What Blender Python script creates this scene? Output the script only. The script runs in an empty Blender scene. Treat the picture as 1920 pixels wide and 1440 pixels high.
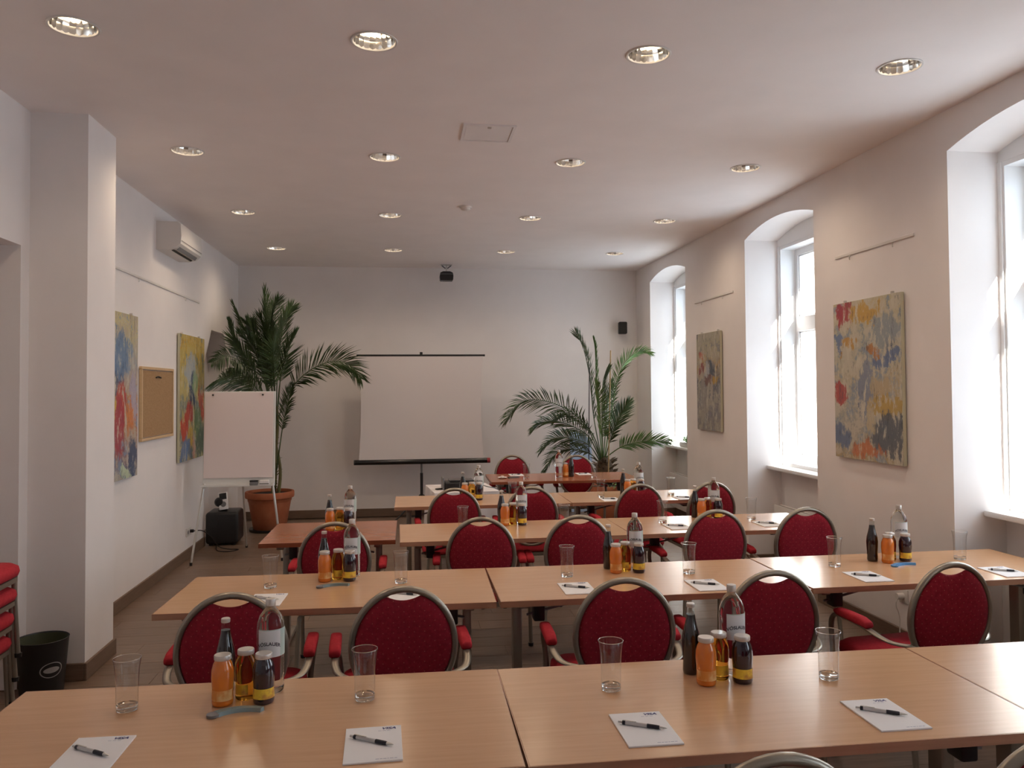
import bpy, bmesh, math, random
from mathutils import Vector, Matrix
import numpy as np
random.seed(7)
PI = math.pi
scene = bpy.context.scene
col = scene.collection

# ------------------------------------------------------------------ camera
F, YAW, PIT, ROLL, PYC = 1508.88, .1309, .0261, -.0068, 720 - 29.21
CAMZ = 1.665
fwd = Vector((math.sin(YAW)*math.cos(PIT), math.cos(YAW)*math.cos(PIT), math.sin(PIT)))
rgt = Vector((math.cos(YAW), -math.sin(YAW), 0)); upv = rgt.cross(fwd)
cr, sr = math.cos(ROLL), math.sin(ROLL)
rgt, upv = cr*rgt + sr*upv, -sr*rgt + cr*upv
cam_d = bpy.data.cameras.new('camera'); cam = bpy.data.objects.new('camera', cam_d); col.objects.link(cam)
cam.matrix_world = Matrix(((rgt.x, upv.x, -fwd.x, 0), (rgt.y, upv.y, -fwd.y, 0), (rgt.z, upv.z, -fwd.z, CAMZ), (0, 0, 0, 1)))
cam_d.sensor_width = 36; cam_d.lens = F/1920*36; cam_d.shift_y = -29.21/1920
cam_d.clip_start = .05; cam_d.clip_end = 200
scene.camera = cam

def U(u, v, ax, val):
    """photo pixel -> point on the plane <ax> = val"""
    d = rgt*((u-960)/F) + upv*((PYC-v)/F) + fwd
    i = 'xyz'.index(ax); o = Vector((0, 0, CAMZ))
    return o + d*((val-o[i])/d[i])

# ------------------------------------------------------------------ world, sun, exposure
world = bpy.data.worlds.new('sky'); scene.world = world; world.use_nodes = True
bg = world.node_tree.nodes['Background']
bg.inputs[0].default_value = (.76, .885, 1.0, 1); bg.inputs[1].default_value = 4.2
sd = bpy.data.lights.new('sun', 'SUN'); sd.energy = 90; sd.angle = math.radians(.6); sd.color = (1, .96, .88)
sun = bpy.data.objects.new('sun', sd); col.objects.link(sun)
sun.rotation_euler = Vector((-.37, .80, -.56)).to_track_quat('-Z', 'Y').to_euler()
scene.view_settings.view_transform = 'Standard'; scene.view_settings.look = 'None'
scene.view_settings.gamma = 1; scene.view_settings.exposure = 0.16
scene.view_settings.use_curve_mapping = False
scene.cycles.use_denoising = True
scene.cycles.max_bounces = 12; scene.cycles.diffuse_bounces = 9; scene.cycles.glossy_bounces = 5
scene.cycles.transmission_bounces = 8; scene.cycles.transparent_max_bounces = 24
scene.cycles.sample_clamp_indirect = 6; scene.cycles.caustics_reflective = False

# room dimensions
XL, XR, YB, YF, H, T = -2.171, 3.186, 10.863, -4.6, 3.307, .738
XG, XO = 3.52, 3.95                     # niche back plane, outer face of the window wall
WIN = [(8.885, 10.235), (5.945, 7.245), (3.03, 4.363), (.12, 1.43), (-2.79, -1.48)]
for i, (a, b) in enumerate(WIN):        # portals: sampling guides for the sky behind the windows
    ld = bpy.data.lights.new('window_portal', 'AREA'); ld.shape = 'RECTANGLE'; ld.size = b-a-.1; ld.size_y = 2.1
    ld.cycles.is_portal = True
    lo = bpy.data.objects.new('window_portal', ld); col.objects.link(lo)
    lo.location = (XO-.05, (a+b)/2, 1.97); lo.rotation_euler = (0, PI/2, 0)
    lo.rotation_euler = Vector((-1, 0, 0)).to_track_quat('-Z', 'Z').to_euler()
    ld.size, ld.size_y = b-a-.1, 2.1

# ------------------------------------------------------------------ materials
def srgb(r, g, b):
    f = lambda c: (c/255/12.92 if c/255 <= .04045 else ((c/255+.055)/1.055)**2.4)
    return (f(r), f(g), f(b), 1)
def mat(name, color, rough=.5, metal=0., spec=.5, **kw):
    m = bpy.data.materials.new(name); m.use_nodes = True
    p = m.node_tree.nodes['Principled BSDF']
    p.inputs['Base Color'].default_value = tuple(color[:3]) + (1,)
    p.inputs['Roughness'].default_value = rough; p.inputs['Metallic'].default_value = metal
    p.inputs['Specular IOR Level'].default_value = spec
    for k, v in kw.items(): p.inputs[k.replace('_', ' ')].default_value = v
    return m
def N(m, t, **kw):
    n = m.node_tree.nodes.new(t)
    for k, v in kw.items():
        if hasattr(n, k): setattr(n, k, v)
        else: n.inputs[k].default_value = v
    return n
def L(m, a, b): m.node_tree.links.new(a, b)
def PB(m): return m.node_tree.nodes['Principled BSDF']
def ramp(m, fac, stops):
    r = N(m, 'ShaderNodeValToRGB'); els = r.color_ramp.elements
    while len(els) < len(stops): els.new(.5)
    for e, (p, c) in zip(els, stops): e.position = p; e.color = tuple(c[:3]) + (1,)
    L(m, fac, r.inputs[0]); return r.outputs[0]
def noisy(m, c1, c2, scale=(1, 1, 1), nscale=5, detail=4, bump=0., rough=None, coord='Object', lo=.3, hi=.7):
    """noise between two colours on object coordinates, optional fine bump"""
    tc = N(m, 'ShaderNodeTexCoord'); mp = N(m, 'ShaderNodeMapping'); mp.inputs['Scale'].default_value = scale
    L(m, tc.outputs[coord], mp.inputs[0])
    nz = N(m, 'ShaderNodeTexNoise', Scale=nscale, Detail=detail); L(m, mp.outputs[0], nz.inputs[0])
    c = ramp(m, nz.outputs['Fac'], [(lo, c1), (hi, c2)]); L(m, c, PB(m).inputs['Base Color'])
    if bump:
        b = N(m, 'ShaderNodeBump', Strength=bump, Distance=.002); L(m, nz.outputs['Fac'], b.inputs['Height']); L(m, b.outputs[0], PB(m).inputs['Normal'])
    return nz

M = {}
def paint(name, c, s=.02):
    m = mat(name, c, .85, spec=.2)
    noisy(m, [x*(1-s) for x in c], [min(1, x*(1+s)) for x in c], nscale=3, bump=.05); return m
M['wall'] = paint('white wall paint', (.82, .785, .77))
M['ceil'] = paint('ceiling paint', (.89, .84, .82))
M['frame'] = mat('white window lacquer', (.80, .80, .80), .35)
M['white_plastic'] = mat('white plastic', (.72, .69, .66), .45)
M['dark_slot'] = mat('dark slot', (.02, .018, .016), .7)
M['base'] = mat('brown baseboard', (.16, .10, .065), .55); noisy(M['base'], (.145, .088, .055), (.18, .115, .078), (1, 1, 12), 6)
# floor laminate with tint per plank
m = M['floor'] = mat('oak laminate', (.2, .13, .09), .38, spec=.4)
nz = noisy(m, (.145, .092, .062), (.22, .148, .104), (.8, 14, 1), 4, 6, bump=.05)
oi = N(m, 'ShaderNodeObjectInfo'); hs = N(m, 'ShaderNodeHueSaturation')
mr = N(m, 'ShaderNodeMapRange'); mr.inputs[3].default_value = .92; mr.inputs[4].default_value = 1.07
L(m, oi.outputs['Random'], mr.inputs[0]); L(m, mr.outputs[0], hs.inputs['Value'])
src = PB(m).inputs['Base Color'].links[0].from_socket; L(m, src, hs.inputs['Color']); L(m, hs.outputs[0], PB(m).inputs['Base Color'])
def wood(name, c1, c2, rough=.21):
    m = mat(name, c1, rough, spec=.5); noisy(m, c1, c2, (1.2, 22, 22), 3, 6, lo=.25, hi=.75)
    return m
M['beech'] = wood('beech laminate', (.52, .30, .165), (.58, .345, .195))
M['beech_edge'] = wood('beech edge band', (.36, .185, .11), (.43, .23, .14))
M['cherry'] = wood('cherry laminate', (.33, .115, .053), (.365, .132, .062))
M['cherry_edge'] = wood('cherry edge band', (.20, .055, .024), (.25, .075, .035))
M['metal'] = mat('champagne lacquered steel', (.31, .275, .225), .33, metal=.7)
M['alu'] = mat('light aluminium', (.62, .60, .56), .35, metal=.8)
M['chrome'] = mat('chrome', (.8, .8, .8), .08, metal=1)
M['black'] = mat('black plastic', (.012, .012, .014), .4)
M['black_gloss'] = mat('black gloss', (.01, .01, .012), .2)
M['greyplastic'] = mat('grey plastic', (.18, .18, .19), .45)
m = M['red'] = mat('red dotted fabric', (.3, .02, .03), .9, spec=.15)
tc = N(m, 'ShaderNodeTexCoord'); sp = N(m, 'ShaderNodeSeparateXYZ'); L(m, tc.outputs['Object'], sp.inputs[0])
cb = N(m, 'ShaderNodeCombineXYZ'); L(m, sp.outputs[0], cb.inputs[0]); L(m, sp.outputs[2], cb.inputs[1])
mp = N(m, 'ShaderNodeMapping'); mp.inputs['Rotation'].default_value = (0, 0, .785); mp.inputs['Scale'].default_value = (36, 36, 36); L(m, cb.outputs[0], mp.inputs[0])
vo = N(m, 'ShaderNodeTexVoronoi', voronoi_dimensions='2D'); vo.inputs['Randomness'].default_value = 0; vo.inputs['Scale'].default_value = 1; L(m, mp.outputs[0], vo.inputs['Vector'])
nz = N(m, 'ShaderNodeTexNoise', Scale=90, Detail=2); L(m, tc.outputs['Object'], nz.inputs[0])
c0 = ramp(m, nz.outputs['Fac'], [(.3, (.205, .010, .020)), (.7, (.27, .016, .028))])
d0 = ramp(m, vo.outputs['Distance'], [(.04, (1, 1, 1)), (.09, (0, 0, 0))])
mx = N(m, 'ShaderNodeMix', data_type='RGBA'); L(m, d0, mx.inputs[0]); L(m, c0, mx.inputs[6]); mx.inputs[7].default_value = (.40, .11, .09, 1)
L(m, mx.outputs[2], PB(m).inputs['Base Color'])
M['redpad'] = mat('red armrest fabric', (.38, .020, .030), .85, spec=.2); noisy(M['redpad'], (.34, .016, .026), (.42, .026, .036), nscale=60)

def thin_glass(name, tint=(.97, .98, .98), rough=.02, ior=1.45):
    """glass sheet: Fresnel mix of clear transmission and mirror reflection"""
    m = bpy.data.materials.new(name); m.use_nodes = True; nt = m.node_tree
    nt.nodes.remove(nt.nodes['Principled BSDF']); out = nt.nodes['Material Output']
    t = N(m, 'ShaderNodeBsdfTransparent'); t.inputs[0].default_value = tint + (1,)
    g = N(m, 'ShaderNodeBsdfGlossy'); g.inputs['Roughness'].default_value = rough
    lw = N(m, 'ShaderNodeLayerWeight'); lw.inputs[0].default_value = .5      # Schlick reflection, same from both sides
    pw = N(m, 'ShaderNodeMath', operation='POWER'); L(m, lw.outputs['Facing'], pw.inputs[0]); pw.inputs[1].default_value = 5
    f = N(m, 'ShaderNodeMath', operation='MULTIPLY_ADD'); L(m, pw.outputs[0], f.inputs[0]); f0 = ((ior-1)/(ior+1))**2; f.inputs[1].default_value = .9-f0; f.inputs[2].default_value = f0
    x = N(m, 'ShaderNodeMixShader'); L(m, f.outputs[0], x.inputs[0]); L(m, t.outputs[0], x.inputs[1]); L(m, g.outputs[0], x.inputs[2])
    L(m, x.outputs[0], out.inputs[0]); return m
M['pane'] = thin_glass('window glass', (.98, .99, 1), .0)
M['tumbler'] = thin_glass('tumbler glass', (.98, .985, .985), .0, 1.52)
def glass(name, c, ior, rough=0.):
    m = mat(name, c, rough); PB(m).inputs['Transmission Weight'].default_value = 1; PB(m).inputs['IOR'].default_value = ior; return m
M['glass_base'] = glass('thick glass', (.96, .98, .97), 1.45)
M['water'] = glass('water in clear glass', (.93, .97, .97), 1.33)
M['neck'] = thin_glass('clear neck glass', (.90, .92, .92), .03, 1.5)
M['apple'] = glass('apple juice', (.80, .44, .06), 1.34)
M['orange'] = mat('orange juice', (.62, .17, .018), .10, Coat_Weight=.6)
M['cola'] = mat('cola', (.012, .006, .006), .08, Coat_Weight=.8)
M['currant'] = mat('dark currant juice', (.014, .004, .012), .08, Coat_Weight=.8)
M['lid'] = mat('pale metal lid', (.62, .58, .54), .35, metal=.35)
M['label_white'] = mat('white paper label', (.70, .72, .74), .5)
M['label_green'] = mat('pale green label', (.48, .60, .56), .5)
M['label_yellow'] = mat('yellow label', (.75, .50, .05), .5); noisy(M['label_yellow'], (.85, .62, .06), (.55, .28, .05), nscale=28, lo=.42, hi=.58)
M['label_orange'] = mat('pale orange label', (.70, .36, .10), .5); noisy(M['label_orange'], (.66, .26, .05), (.80, .52, .22), nscale=26, lo=.42, hi=.58)
M['ink'] = mat('dark print', (.03, .03, .05), .6)
M['ink_blue'] = mat('dark blue print', (.03, .035, .16), .6)
M['ink_pale'] = mat('pale blue print', (.32, .33, .45), .6)
M['paper'] = mat('white paper', (.80, .79, .80), .7)
M['pen_body'] = mat('pale pen barrel', (.55, .53, .52), .3)
M['pen_grip'] = mat('dark pen grip', (.015, .015, .025), .5)
M['opener'] = mat('grey green acrylic', (.20, .26, .26), .2)
M['opener_blue'] = mat('blue acrylic', (.10, .28, .55), .2)
M['terracotta'] = mat('terracotta', (.42, .13, .055), .8); noisy(M['terracotta'], (.37, .105, .042), (.47, .16, .075), nscale=7, bump=.1)
M['soil'] = mat('soil', (.03, .02, .014), .95); noisy(M['soil'], (.02, .013, .01), (.05, .034, .024), nscale=40, bump=.4)
M['leaf'] = mat('palm green', (.045, .085, .028), .45); noisy(M['leaf'], (.028, .055, .020), (.075, .125, .040), nscale=9)
M['leaf2'] = mat('bright leaf green', (.09, .19, .05), .45); noisy(M['leaf2'], (.06, .14, .035), (.15, .27, .08), nscale=9)
M['stem'] = mat('palm stem', (.13, .12, .045), .6); noisy(M['stem'], (.10, .085, .035), (.17, .165, .06), nscale=10)
M['trunk'] = mat('fibrous palm trunk', (.075, .048, .026), .9); noisy(M['trunk'], (.04, .024, .013), (.12, .08, .045), (3, 3, 20), 6, bump=.5)
M['cane'] = mat('bamboo cane', (.42, .29, .14), .6)
M['cork'] = mat('cork', (.36, .215, .105), .9); noisy(M['cork'], (.30, .175, .08), (.43, .265, .135), nscale=120)
M['pine'] = wood('pale pine', (.56, .38, .20), (.64, .45, .26), .5)
M['screen'] = mat('projection fabric', (.74, .70, .705), .9, spec=.1)
M['flip'] = mat('flipchart paper', (.80, .72, .72), .8, spec=.2)
M['flip_board'] = mat('white steel board', (.70, .71, .70), .35)
M['cloth'] = mat('white tablecloth', (.74, .70, .71), .9, spec=.1)
M['palered'] = mat('red end cap', (.3, .02, .03), .5)
M['paleblue'] = mat('pale blue board', (.42, .55, .74), .35)
M['radiator'] = mat('white radiator enamel', (.66, .63, .60), .4)
m = M['lamp'] = mat('warm lamp tube', (1, .9, .7), .5); PB(m).inputs['Emission Color'].default_value = (1, .80, .52, 1); PB(m).inputs['Emission Strength'].default_value = 9
M['reflector'] = mat('faceted reflector', (.82, .80, .78), .13, metal=1)
M['bin'] = mat('black bin', (.012, .013, .016), .45)
M['bin_in'] = mat('bin inside', (.06, .065, .03), .6)
M['badge'] = mat('worn silver print', (.30, .29, .28), .5)
M['canvas_side'] = mat('canvas side', (.52, .50, .36), .8)

# ------------------------------------------------------------------ mesh builder
class B:
    def __init__(s): s.bm = bmesh.new()
    def box(s, x0, x1, y0, y1, z0, z1, bev=0., seg=1, rot=None, piv=None):
        mt = Matrix.Translation(((x0+x1)/2, (y0+y1)/2, (z0+z1)/2)) @ Matrix.Diagonal((x1-x0, y1-y0, z1-z0, 1))
        r = bmesh.ops.create_cube(s.bm, size=1, matrix=mt); vs = r['verts']
        if bev:
            es = list({e for v in vs for e in v.link_edges})
            o = bmesh.ops.bevel(s.bm, geom=es, offset=bev, segments=seg, affect='EDGES', profile=.5)
            vs = list({v for f in o['faces'] for v in f.verts} | {v for v in vs if v.is_valid})
        if rot is not None:
            p = Vector(piv) if piv is not None else Vector(((x0+x1)/2, (y0+y1)/2, (z0+z1)/2))
            bmesh.ops.transform(s.bm, matrix=Matrix.Translation(p) @ rot @ Matrix.Translation(-p), verts=vs)
        return s
    def ring(s, pts): return [s.bm.verts.new(p) for p in pts]
    def skin(s, rings, closed=True, cap0=True, cap1=True):
        n = len(rings[0])
        for a, b in zip(rings, rings[1:]):
            for i in range(n if closed else n-1):
                j = (i+1) % n
                try: s.bm.faces.new((a[i], a[j], b[j], b[i]))
                except ValueError: pass
        if cap0: s.bm.faces.new(rings[0][::-1])
        if cap1: s.bm.faces.new(rings[-1])
    def lathe(s, prof, n=24, c=(0, 0, 0), cap0=True, cap1=True, rot=None):
        rings = []
        for r, z in prof:
            ps = [Vector((r*math.cos(2*PI*i/n), r*math.sin(2*PI*i/n), z)) for i in range(n)]
            if rot is not None: ps = [rot @ p for p in ps]
            rings.append(s.ring([p + Vector(c) for p in ps]))
        s.skin(rings, True, cap0, cap1); return s
    def tube(s, path, r, n=8, closed=False, rx=None, up=(0, 0, 1), cap=True):
        """tube along a path; r radius or list; rx: half width along the side axis (flat strip)"""
        P = [Vector(p) for p in path]; k = len(P); rings = []; upv_ = Vector(up)
        for i, p in enumerate(P):
            if closed: t = P[(i+1) % k] - P[i-1]
            else: t = P[min(i+1, k-1)] - P[max(i-1, 0)]
            t.normalize(); u0 = upv_ if abs(t.dot(upv_)) < .97 else Vector((0, 1, 0)) if abs(t.y) < .9 else Vector((1, 0, 0))
            sd_ = t.cross(u0).normalized(); uu = sd_.cross(t).normalized()
            ri = r[i] if isinstance(r, (list, tuple)) else r
            rs = (rx[i] if isinstance(rx, (list, tuple)) else rx) if rx else ri
            rings.append(s.ring([p + sd_*rs*math.cos(2*PI*(j+.5)/n) + uu*ri*math.sin(2*PI*(j+.5)/n) for j in range(n)]))
        if closed: rings.append(rings[0])
        s.skin(rings, True, cap and not closed, cap and not closed); return s
    def prism(s, poly, ax, a, b):
        """extrude a polygon given in the two other axes along axis ax from a to b"""
        def mk(p, v):
            return {'x': (v, p[0], p[1]), 'y': (p[0], v, p[1]), 'z': (p[0], p[1], v)}[ax]
        r0, r1 = s.ring([mk(p, a) for p in poly]), s.ring([mk(p, b) for p in poly])
        s.skin([r0, r1]); return s
    def quad(s, *ps): s.bm.faces.new([s.bm.verts.new(p) for p in ps]); return s
    def mesh(s, name, smooth=True, ang=.6):
        bmesh.ops.recalc_face_normals(s.bm, faces=s.bm.faces[:])
        me = bpy.data.meshes.new(name); s.bm.to_mesh(me); s.bm.free()
        if smooth: me.shade_smooth(); me.set_sharp_from_angle(angle=ang)
        return me
    def build(s, name, m, parent=None, smooth=True, ang=.6): return link(name, s.mesh(name, smooth, ang), m, parent)
def link(name, me, m, parent=None, loc=None):
    if m is not None and len(me.materials) == 0: me.materials.append(M[m] if isinstance(m, str) else m)
    o = bpy.data.objects.new(name, me); col.objects.link(o)
    if parent is not None: o.parent = parent
    if loc is not None: o.location = loc
    return o
def tag(o, label, cat, group=None):
    o['label'] = label; o['category'] = cat
    if group: o['group'] = group
    return o
def thing(name, label, cat, loc=(0, 0, 0), rz=0., group=None):
    o = bpy.data.objects.new(name, None); col.objects.link(o); o.empty_display_size = .1
    o.location = loc; o.rotation_euler = (0, 0, rz); return tag(o, label, cat, group)
def struct(o): o['kind'] = 'structure'; return o
def dup(o, loc=None, rz=None, label=None, group=None, parent=None):
    c = o.copy(); col.objects.link(c)
    if parent is not None: c.parent = parent
    for ch in kids.get(o.name, []) or list(o.children): dup(ch, parent=c)
    if loc is not None: c.location = loc
    if rz is not None: c.rotation_euler = (0, 0, rz)
    if label: c['label'] = label
    if group: c['group'] = group
    return c
kids = {}
def ellipse(a, b, n, f0=0): return [(a*math.cos(f0+2*PI*i/n), b*math.sin(f0+2*PI*i/n)) for i in range(n)]
def spline(pts, n):
    """Catmull-Rom through points"""
    P = [Vector(p) for p in pts]; P = [2*P[0]-P[1]] + P + [2*P[-1]-P[-2]]; out = []
    segs = len(P)-3
    for k in range(n+1):
        t = k/n*segs; i = min(int(t), segs-1); f = t-i; a, b, c, d = P[i:i+4]
        out.append(.5*((2*b) + (c-a)*f + (2*a-5*b+4*c-d)*f*f + (3*b-a-3*c+d)*f**3))
    return out
def text_mesh(body, size, shear=0., bold=0.):
    cu = bpy.data.curves.new('text', 'FONT'); cu.body = body; cu.size = size; cu.shear = shear; cu.offset = bold
    cu.align_x = 'CENTER'; cu.align_y = 'CENTER'; cu.resolution_u = 3
    o = bpy.data.objects.new('text', cu); col.objects.link(o); bpy.context.view_layer.update()
    me = bpy.data.meshes.new_from_object(o.evaluated_get(bpy.context.evaluated_depsgraph_get()))
    bpy.data.objects.remove(o); me.materials.clear(); return me

# ================================================================== STRUCTURE
# ---- floor: slab + planks of the part in view
fl = struct(B().box(XL-.9, XO, YF-.3, YB+.3, -.12, -.004).build('floor', 'floor', smooth=False))
PW, PL = .192, 1.34
pm = B().box(-PL/2+.0008, PL/2-.0008, -PW/2+.0008, PW/2-.0008, -.012, 0, bev=.0012).mesh('plank', False)
pm.materials.append(M['floor'])
def plank(x0, x1, y):
    if x1-x0 < .02: return
    o = link('plank', pm, None, fl, ((x0+x1)/2, y, 0)); o.scale = ((x1-x0)/PL, 1, 1)
y, r = 2.75, 0
while y < YB-.02:
    x = XL - [.0, .47, .91, .22, .66][r % 5]*PL; xe = XR
    while x < xe:
        plank(max(x, XL), min(x+PL, xe), y + PW/2 - max(0, (y+PW-YB))/2); x += PL
    y += PW; r += 1
b = B()
for a, c in ((XL-.85, XR),): b.box(a, c, YF, 2.75, -.012, 0)
b.build('near_planking', 'floor', fl, smooth=False)
for a, c in WIN[:3]: B().box(XR, XG, a, c, -.012, 0).build('niche_planking', 'floor', fl, smooth=False)

# ---- ceiling with round holes for the downlights
LX = [-1.4746+1.3308*i for i in range(4)]; LY = [3.794+1.896*j for j in range(4)]; LR = .1
b = B(); e = .13
xs = sorted([XL-.9, XO] + [v for x in LX for v in (x-e, x+e)]); ys = sorted([YF-.3, YB+.3] + [v for y in LY for v in (y-e, y+e)])
for i in range(len(xs)-1):
    for j in range(len(ys)-1):
        x0, x1, y0, y1 = xs[i], xs[i+1], ys[j], ys[j+1]
        if i % 2 and j % 2:
            cx, cy = (x0+x1)/2, (y0+y1)/2; n = 32; ci, sq = [], []
            for k in range(n):
                a = 2*PI*(k+.5)/n; c_, s_ = math.cos(a), math.sin(a); q = e/max(abs(c_), abs(s_))
                ci.append((cx+LR*c_, cy+LR*s_, H)); sq.append((cx+q*c_, cy+q*s_, H))
            b.skin([b.ring(sq), b.ring(ci)], True, False, False)
            for c_, s_ in ((1, 1), (1, -1), (-1, 1), (-1, -1)):
                k = int(((math.atan2(s_, c_)) % (2*PI))/(2*PI)*n - .5 + 1e-6)
                b.quad(sq[k], sq[(k+1) % n], (cx+e*c_, cy+e*s_, H))
        else: b.quad((x0, y0, H), (x1, y0, H), (x1, y1, H), (x0, y1, H))
struct(b.build('ceiling', 'ceil', smooth=False))
struct(B().box(XL-.9, XO, YF-.3, YB+.3, H+.25, H+.3).build('ceiling_slab', 'ceil', smooth=False))

# ---- walls
struct(B().box(XL-.9, XO, YB, YB+.25, 0, H).build('wall_back', 'wall', smooth=False))
struct(B().box(XL-.9, XO, YF-.25, YF, 0, H).build('wall_rear', 'wall', smooth=False))
TH = .45                                             # left wall thickness
DY0, DY1 = 9.09, 10.31                               # doorway with splayed head
b = B()
def wl(y0, y1, z0=0, z1=H): b.box(XL-TH, XL, y0, y1, z0, z1)
wl(YF, 3.35); wl(3.35, 4.885, 2.505, H); wl(4.885, DY0); wl(DY1, YB)
b.prism([(DY0, 1.97), (9.405, 2.355), (10.015, 2.355), (DY1, 1.97), (DY1, H), (DY0, H)], 'x', XL-TH, XL)
b.box(XL-.9, XL-.85, YF, 9.0, 0, H); b.box(XL-.9, XL-.24, DY0-.05, DY1+.05, 0, H)                    # back of the openings
for yy in (3.30, 4.885): b.box(XL-.85, XL-TH, yy, yy+.05, 0, H)
struct(b.build('wall_left', 'wall', smooth=False))
PX, PY0, PY1 = -1.852, 4.99, 5.445
struct(B().box(XL, PX, PY0, PY1, 0, H).build('wall_pillar', 'wall', smooth=False))
# right wall: piers, arched heads, parapets
def arch(y0, y1, z0=3.062, rise=.092, n=14):
    return [(y0+(y1-y0)*k/n, z0 + rise*(1-(2*k/n-1)**2)) for k in range(n+1)]
b = B(); edge = YB
for a, c in WIN:
    b.box(XR, XO, c, edge, 0, H); edge = a
    b.prism([(c, H), (a, H)] + arch(a, c), 'x', XR, XG+.001)
    b.box(XG, XO, a, c, 3.0, H); b.box(XG, XO, a, c, 0, .90)
b.box(XR, XO, YF, edge, 0, H)
struct(b.build('wall_right', 'wall', smooth=False))

# ---- baseboards
BH, BT = .10, .016
def board(name, *segs):
    b = B()
    for s in segs: b.box(*s, 0, BH, bev=.003)
    return struct(b.build(name, 'base', smooth=False))
board('baseboard_left', (XL, XL+BT, PY1, DY0), (XL, XL+BT, DY1, YB), (XL, XL+BT, 4.885, PY0))
board('baseboard_pillar', (PX, PX+BT, PY0-BT, PY1+BT), (XL, PX+.001, PY0-BT, PY0), (XL+BT, PX+.001, PY1, PY1+BT))
board('baseboard_back', (XL+BT, XR-BT, YB-BT, YB))
segs = []; edge = YB
for a, c in WIN[:4]:
    segs.append((XR-BT, XR, c, edge)); edge = a
    segs += [(XR, XG, c-BT, c), (XR, XG, a, a+BT), (XG-BT, XG, a+BT, c-BT)]
board('baseboard_right', *segs)

# ---- windows: casing, lining, sash, transom, mullion, panes, sill
for i, (a, c) in enumerate(WIN):
    w = bpy.data.objects.new('window_%d' % (i+1), None); col.objects.link(w); struct(w)
    w.location = (XG, (a+c)/2, .9); hw = (c-a)/2
    X = lambda x: x-XG
    b = B(); zt = 3.0-.9; zb = .035
    for s in (-1, 1): b.box(0, .22, min(s*hw, s*(hw-.045)), max(s*hw, s*(hw-.045)), zb, zt)
    b.box(0, .22, -hw+.045, hw-.045, zt-.03, zt)
    b.box(0, .22, -hw+.045, hw-.045, zb, zb+.03)
    b.prism([(hw, zt), (-hw, zt)] + [(y-(a+c)/2, z-.9) for y, z in arch(a, c)], 'x', -.004, .012)
    for s in (-1, 1): b.box(-.012, 0, min(s*hw, s*(hw-.03)), max(s*hw, s*(hw-.03)), zb, zt)
    b.build('casing', 'frame', w, smooth=False)
    y0, y1 = -hw+.045, hw-.045; sx0, sx1 = .145, .20; zb2 = zb+.03; ztr0, ztr1 = 1.29, 1.43
    b = B()
    b.box(sx0, sx1, y0, y0+.055, zb2, zt-.03); b.box(sx0, sx1, y1-.055, y1, zb2, zt-.03)
    b.box(sx0, sx1, y0+.055, y1-.055, zt-.09, zt-.03); b.box(sx0, sx1, y0+.055, y1-.055, zb2, zb2+.07)
    b.build('sash_frame', 'frame', w, smooth=False)
    B().box(sx0-.01, sx1, y0+.055, y1-.055, ztr0, ztr1, bev=.006).build('transom', 'frame', w, smooth=False)
    B().box(sx0-.01, sx1, -.05, .05, zb2+.07, ztr0, bev=.006).build('mullion', 'frame', w, smooth=False)
    B().box(sx0-.01, sx1, -.05, .05, ztr1, zt-.09, bev=.006).build('mullion', 'frame', w, smooth=False)
    for (p0, p1) in ((y0+.055, -.05), (.05, y1-.055)):
        for (q0, q1) in ((zb2+.07, ztr0), (ztr1, zt-.09)):
            B().box(sx0+.025, sx0+.029, p0, p1, q0, q1).build('pane', 'pane', w, smooth=False)
            b = B()                                    # glazing bead with dark gasket
            for g0, g1, h0, h1 in ((p0, p0+.012, q0, q1), (p1-.012, p1, q0, q1), (p0, p1, q0, q0+.012), (p0, p1, q1-.012, q1)): b.box(sx0+.012, sx0+.024, g0, g1, h0, h1)
            b.build('glazing_bead', 'frame', w, smooth=False)
    B().box(sx0-.03, sx0-.01, .02, .035, zb2+.45, zb2+.57, bev=.005).build('window_handle', 'alu', w)
    B().box(-.15, .03, -hw+.002, hw-.002, 0, .035, bev=.008, seg=2).build('window_sill', 'frame', w)

# ================================================================== CEILING FITTINGS
ORD = ['nearest the windows', 'second from the windows', 'third from the windows', 'fourth from the windows', 'fifth from the windows', 'sixth from the windows']
NTH = ['first', 'second', 'third', 'fourth', 'fifth']
lamp = thing('downlight', '', 'ceiling light', (0, 0, H))
B().lathe([(.111, -.0005), (.111, -.004), (.107, -.006), (.100, -.005), (.097, .0), (.097, .012)], 32, cap0=False, cap1=False).build('trim_ring', 'white_plastic', lamp)
n = 20; b = B()
b.lathe([(.098, .0), (.092, .035), (.078, .075), (.05, .10), (.02, .105)], n, cap0=False); rf = b.build('reflector', 'reflector', lamp, smooth=False)
for s in (-1, 1):
    B().tube([(-.055, s*.022, .052), (.055, s*.022, .052)], .009, 8).build('lamp_tube', 'lamp', lamp)
B().lathe([(.014, .045), (.014, .10)], 10, c=(.0, 0, 0)).build('lamp_holder', 'white_plastic', lamp)
ld = bpy.data.lights.new('downlight_glow', 'SPOT'); ld.energy = 19; ld.color = (1, .78, .56); ld.spot_size = math.radians(165); ld.spot_blend = 1; ld.shadow_soft_size = .07
lo = bpy.data.objects.new('downlight_glow', ld); col.objects.link(lo); lo.parent = lamp; lo.location = (0, 0, -.012)
first = True
for j, y in enumerate(LY):
    for i, x in enumerate(LX):
        lab = 'recessed round downlight, %s row from the screen wall, %s' % (NTH[3-j], ORD[3-i])
        rz = random.choice([.2, .9, 1.5, 2.3])
        if first: o = lamp; first = False; o['label'] = lab
        else: o = dup(lamp, label=lab)
        o.location = (x, y, H); o.rotation_euler = (0, 0, rz); o['group'] = 'recessed ceiling downlights'
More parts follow.
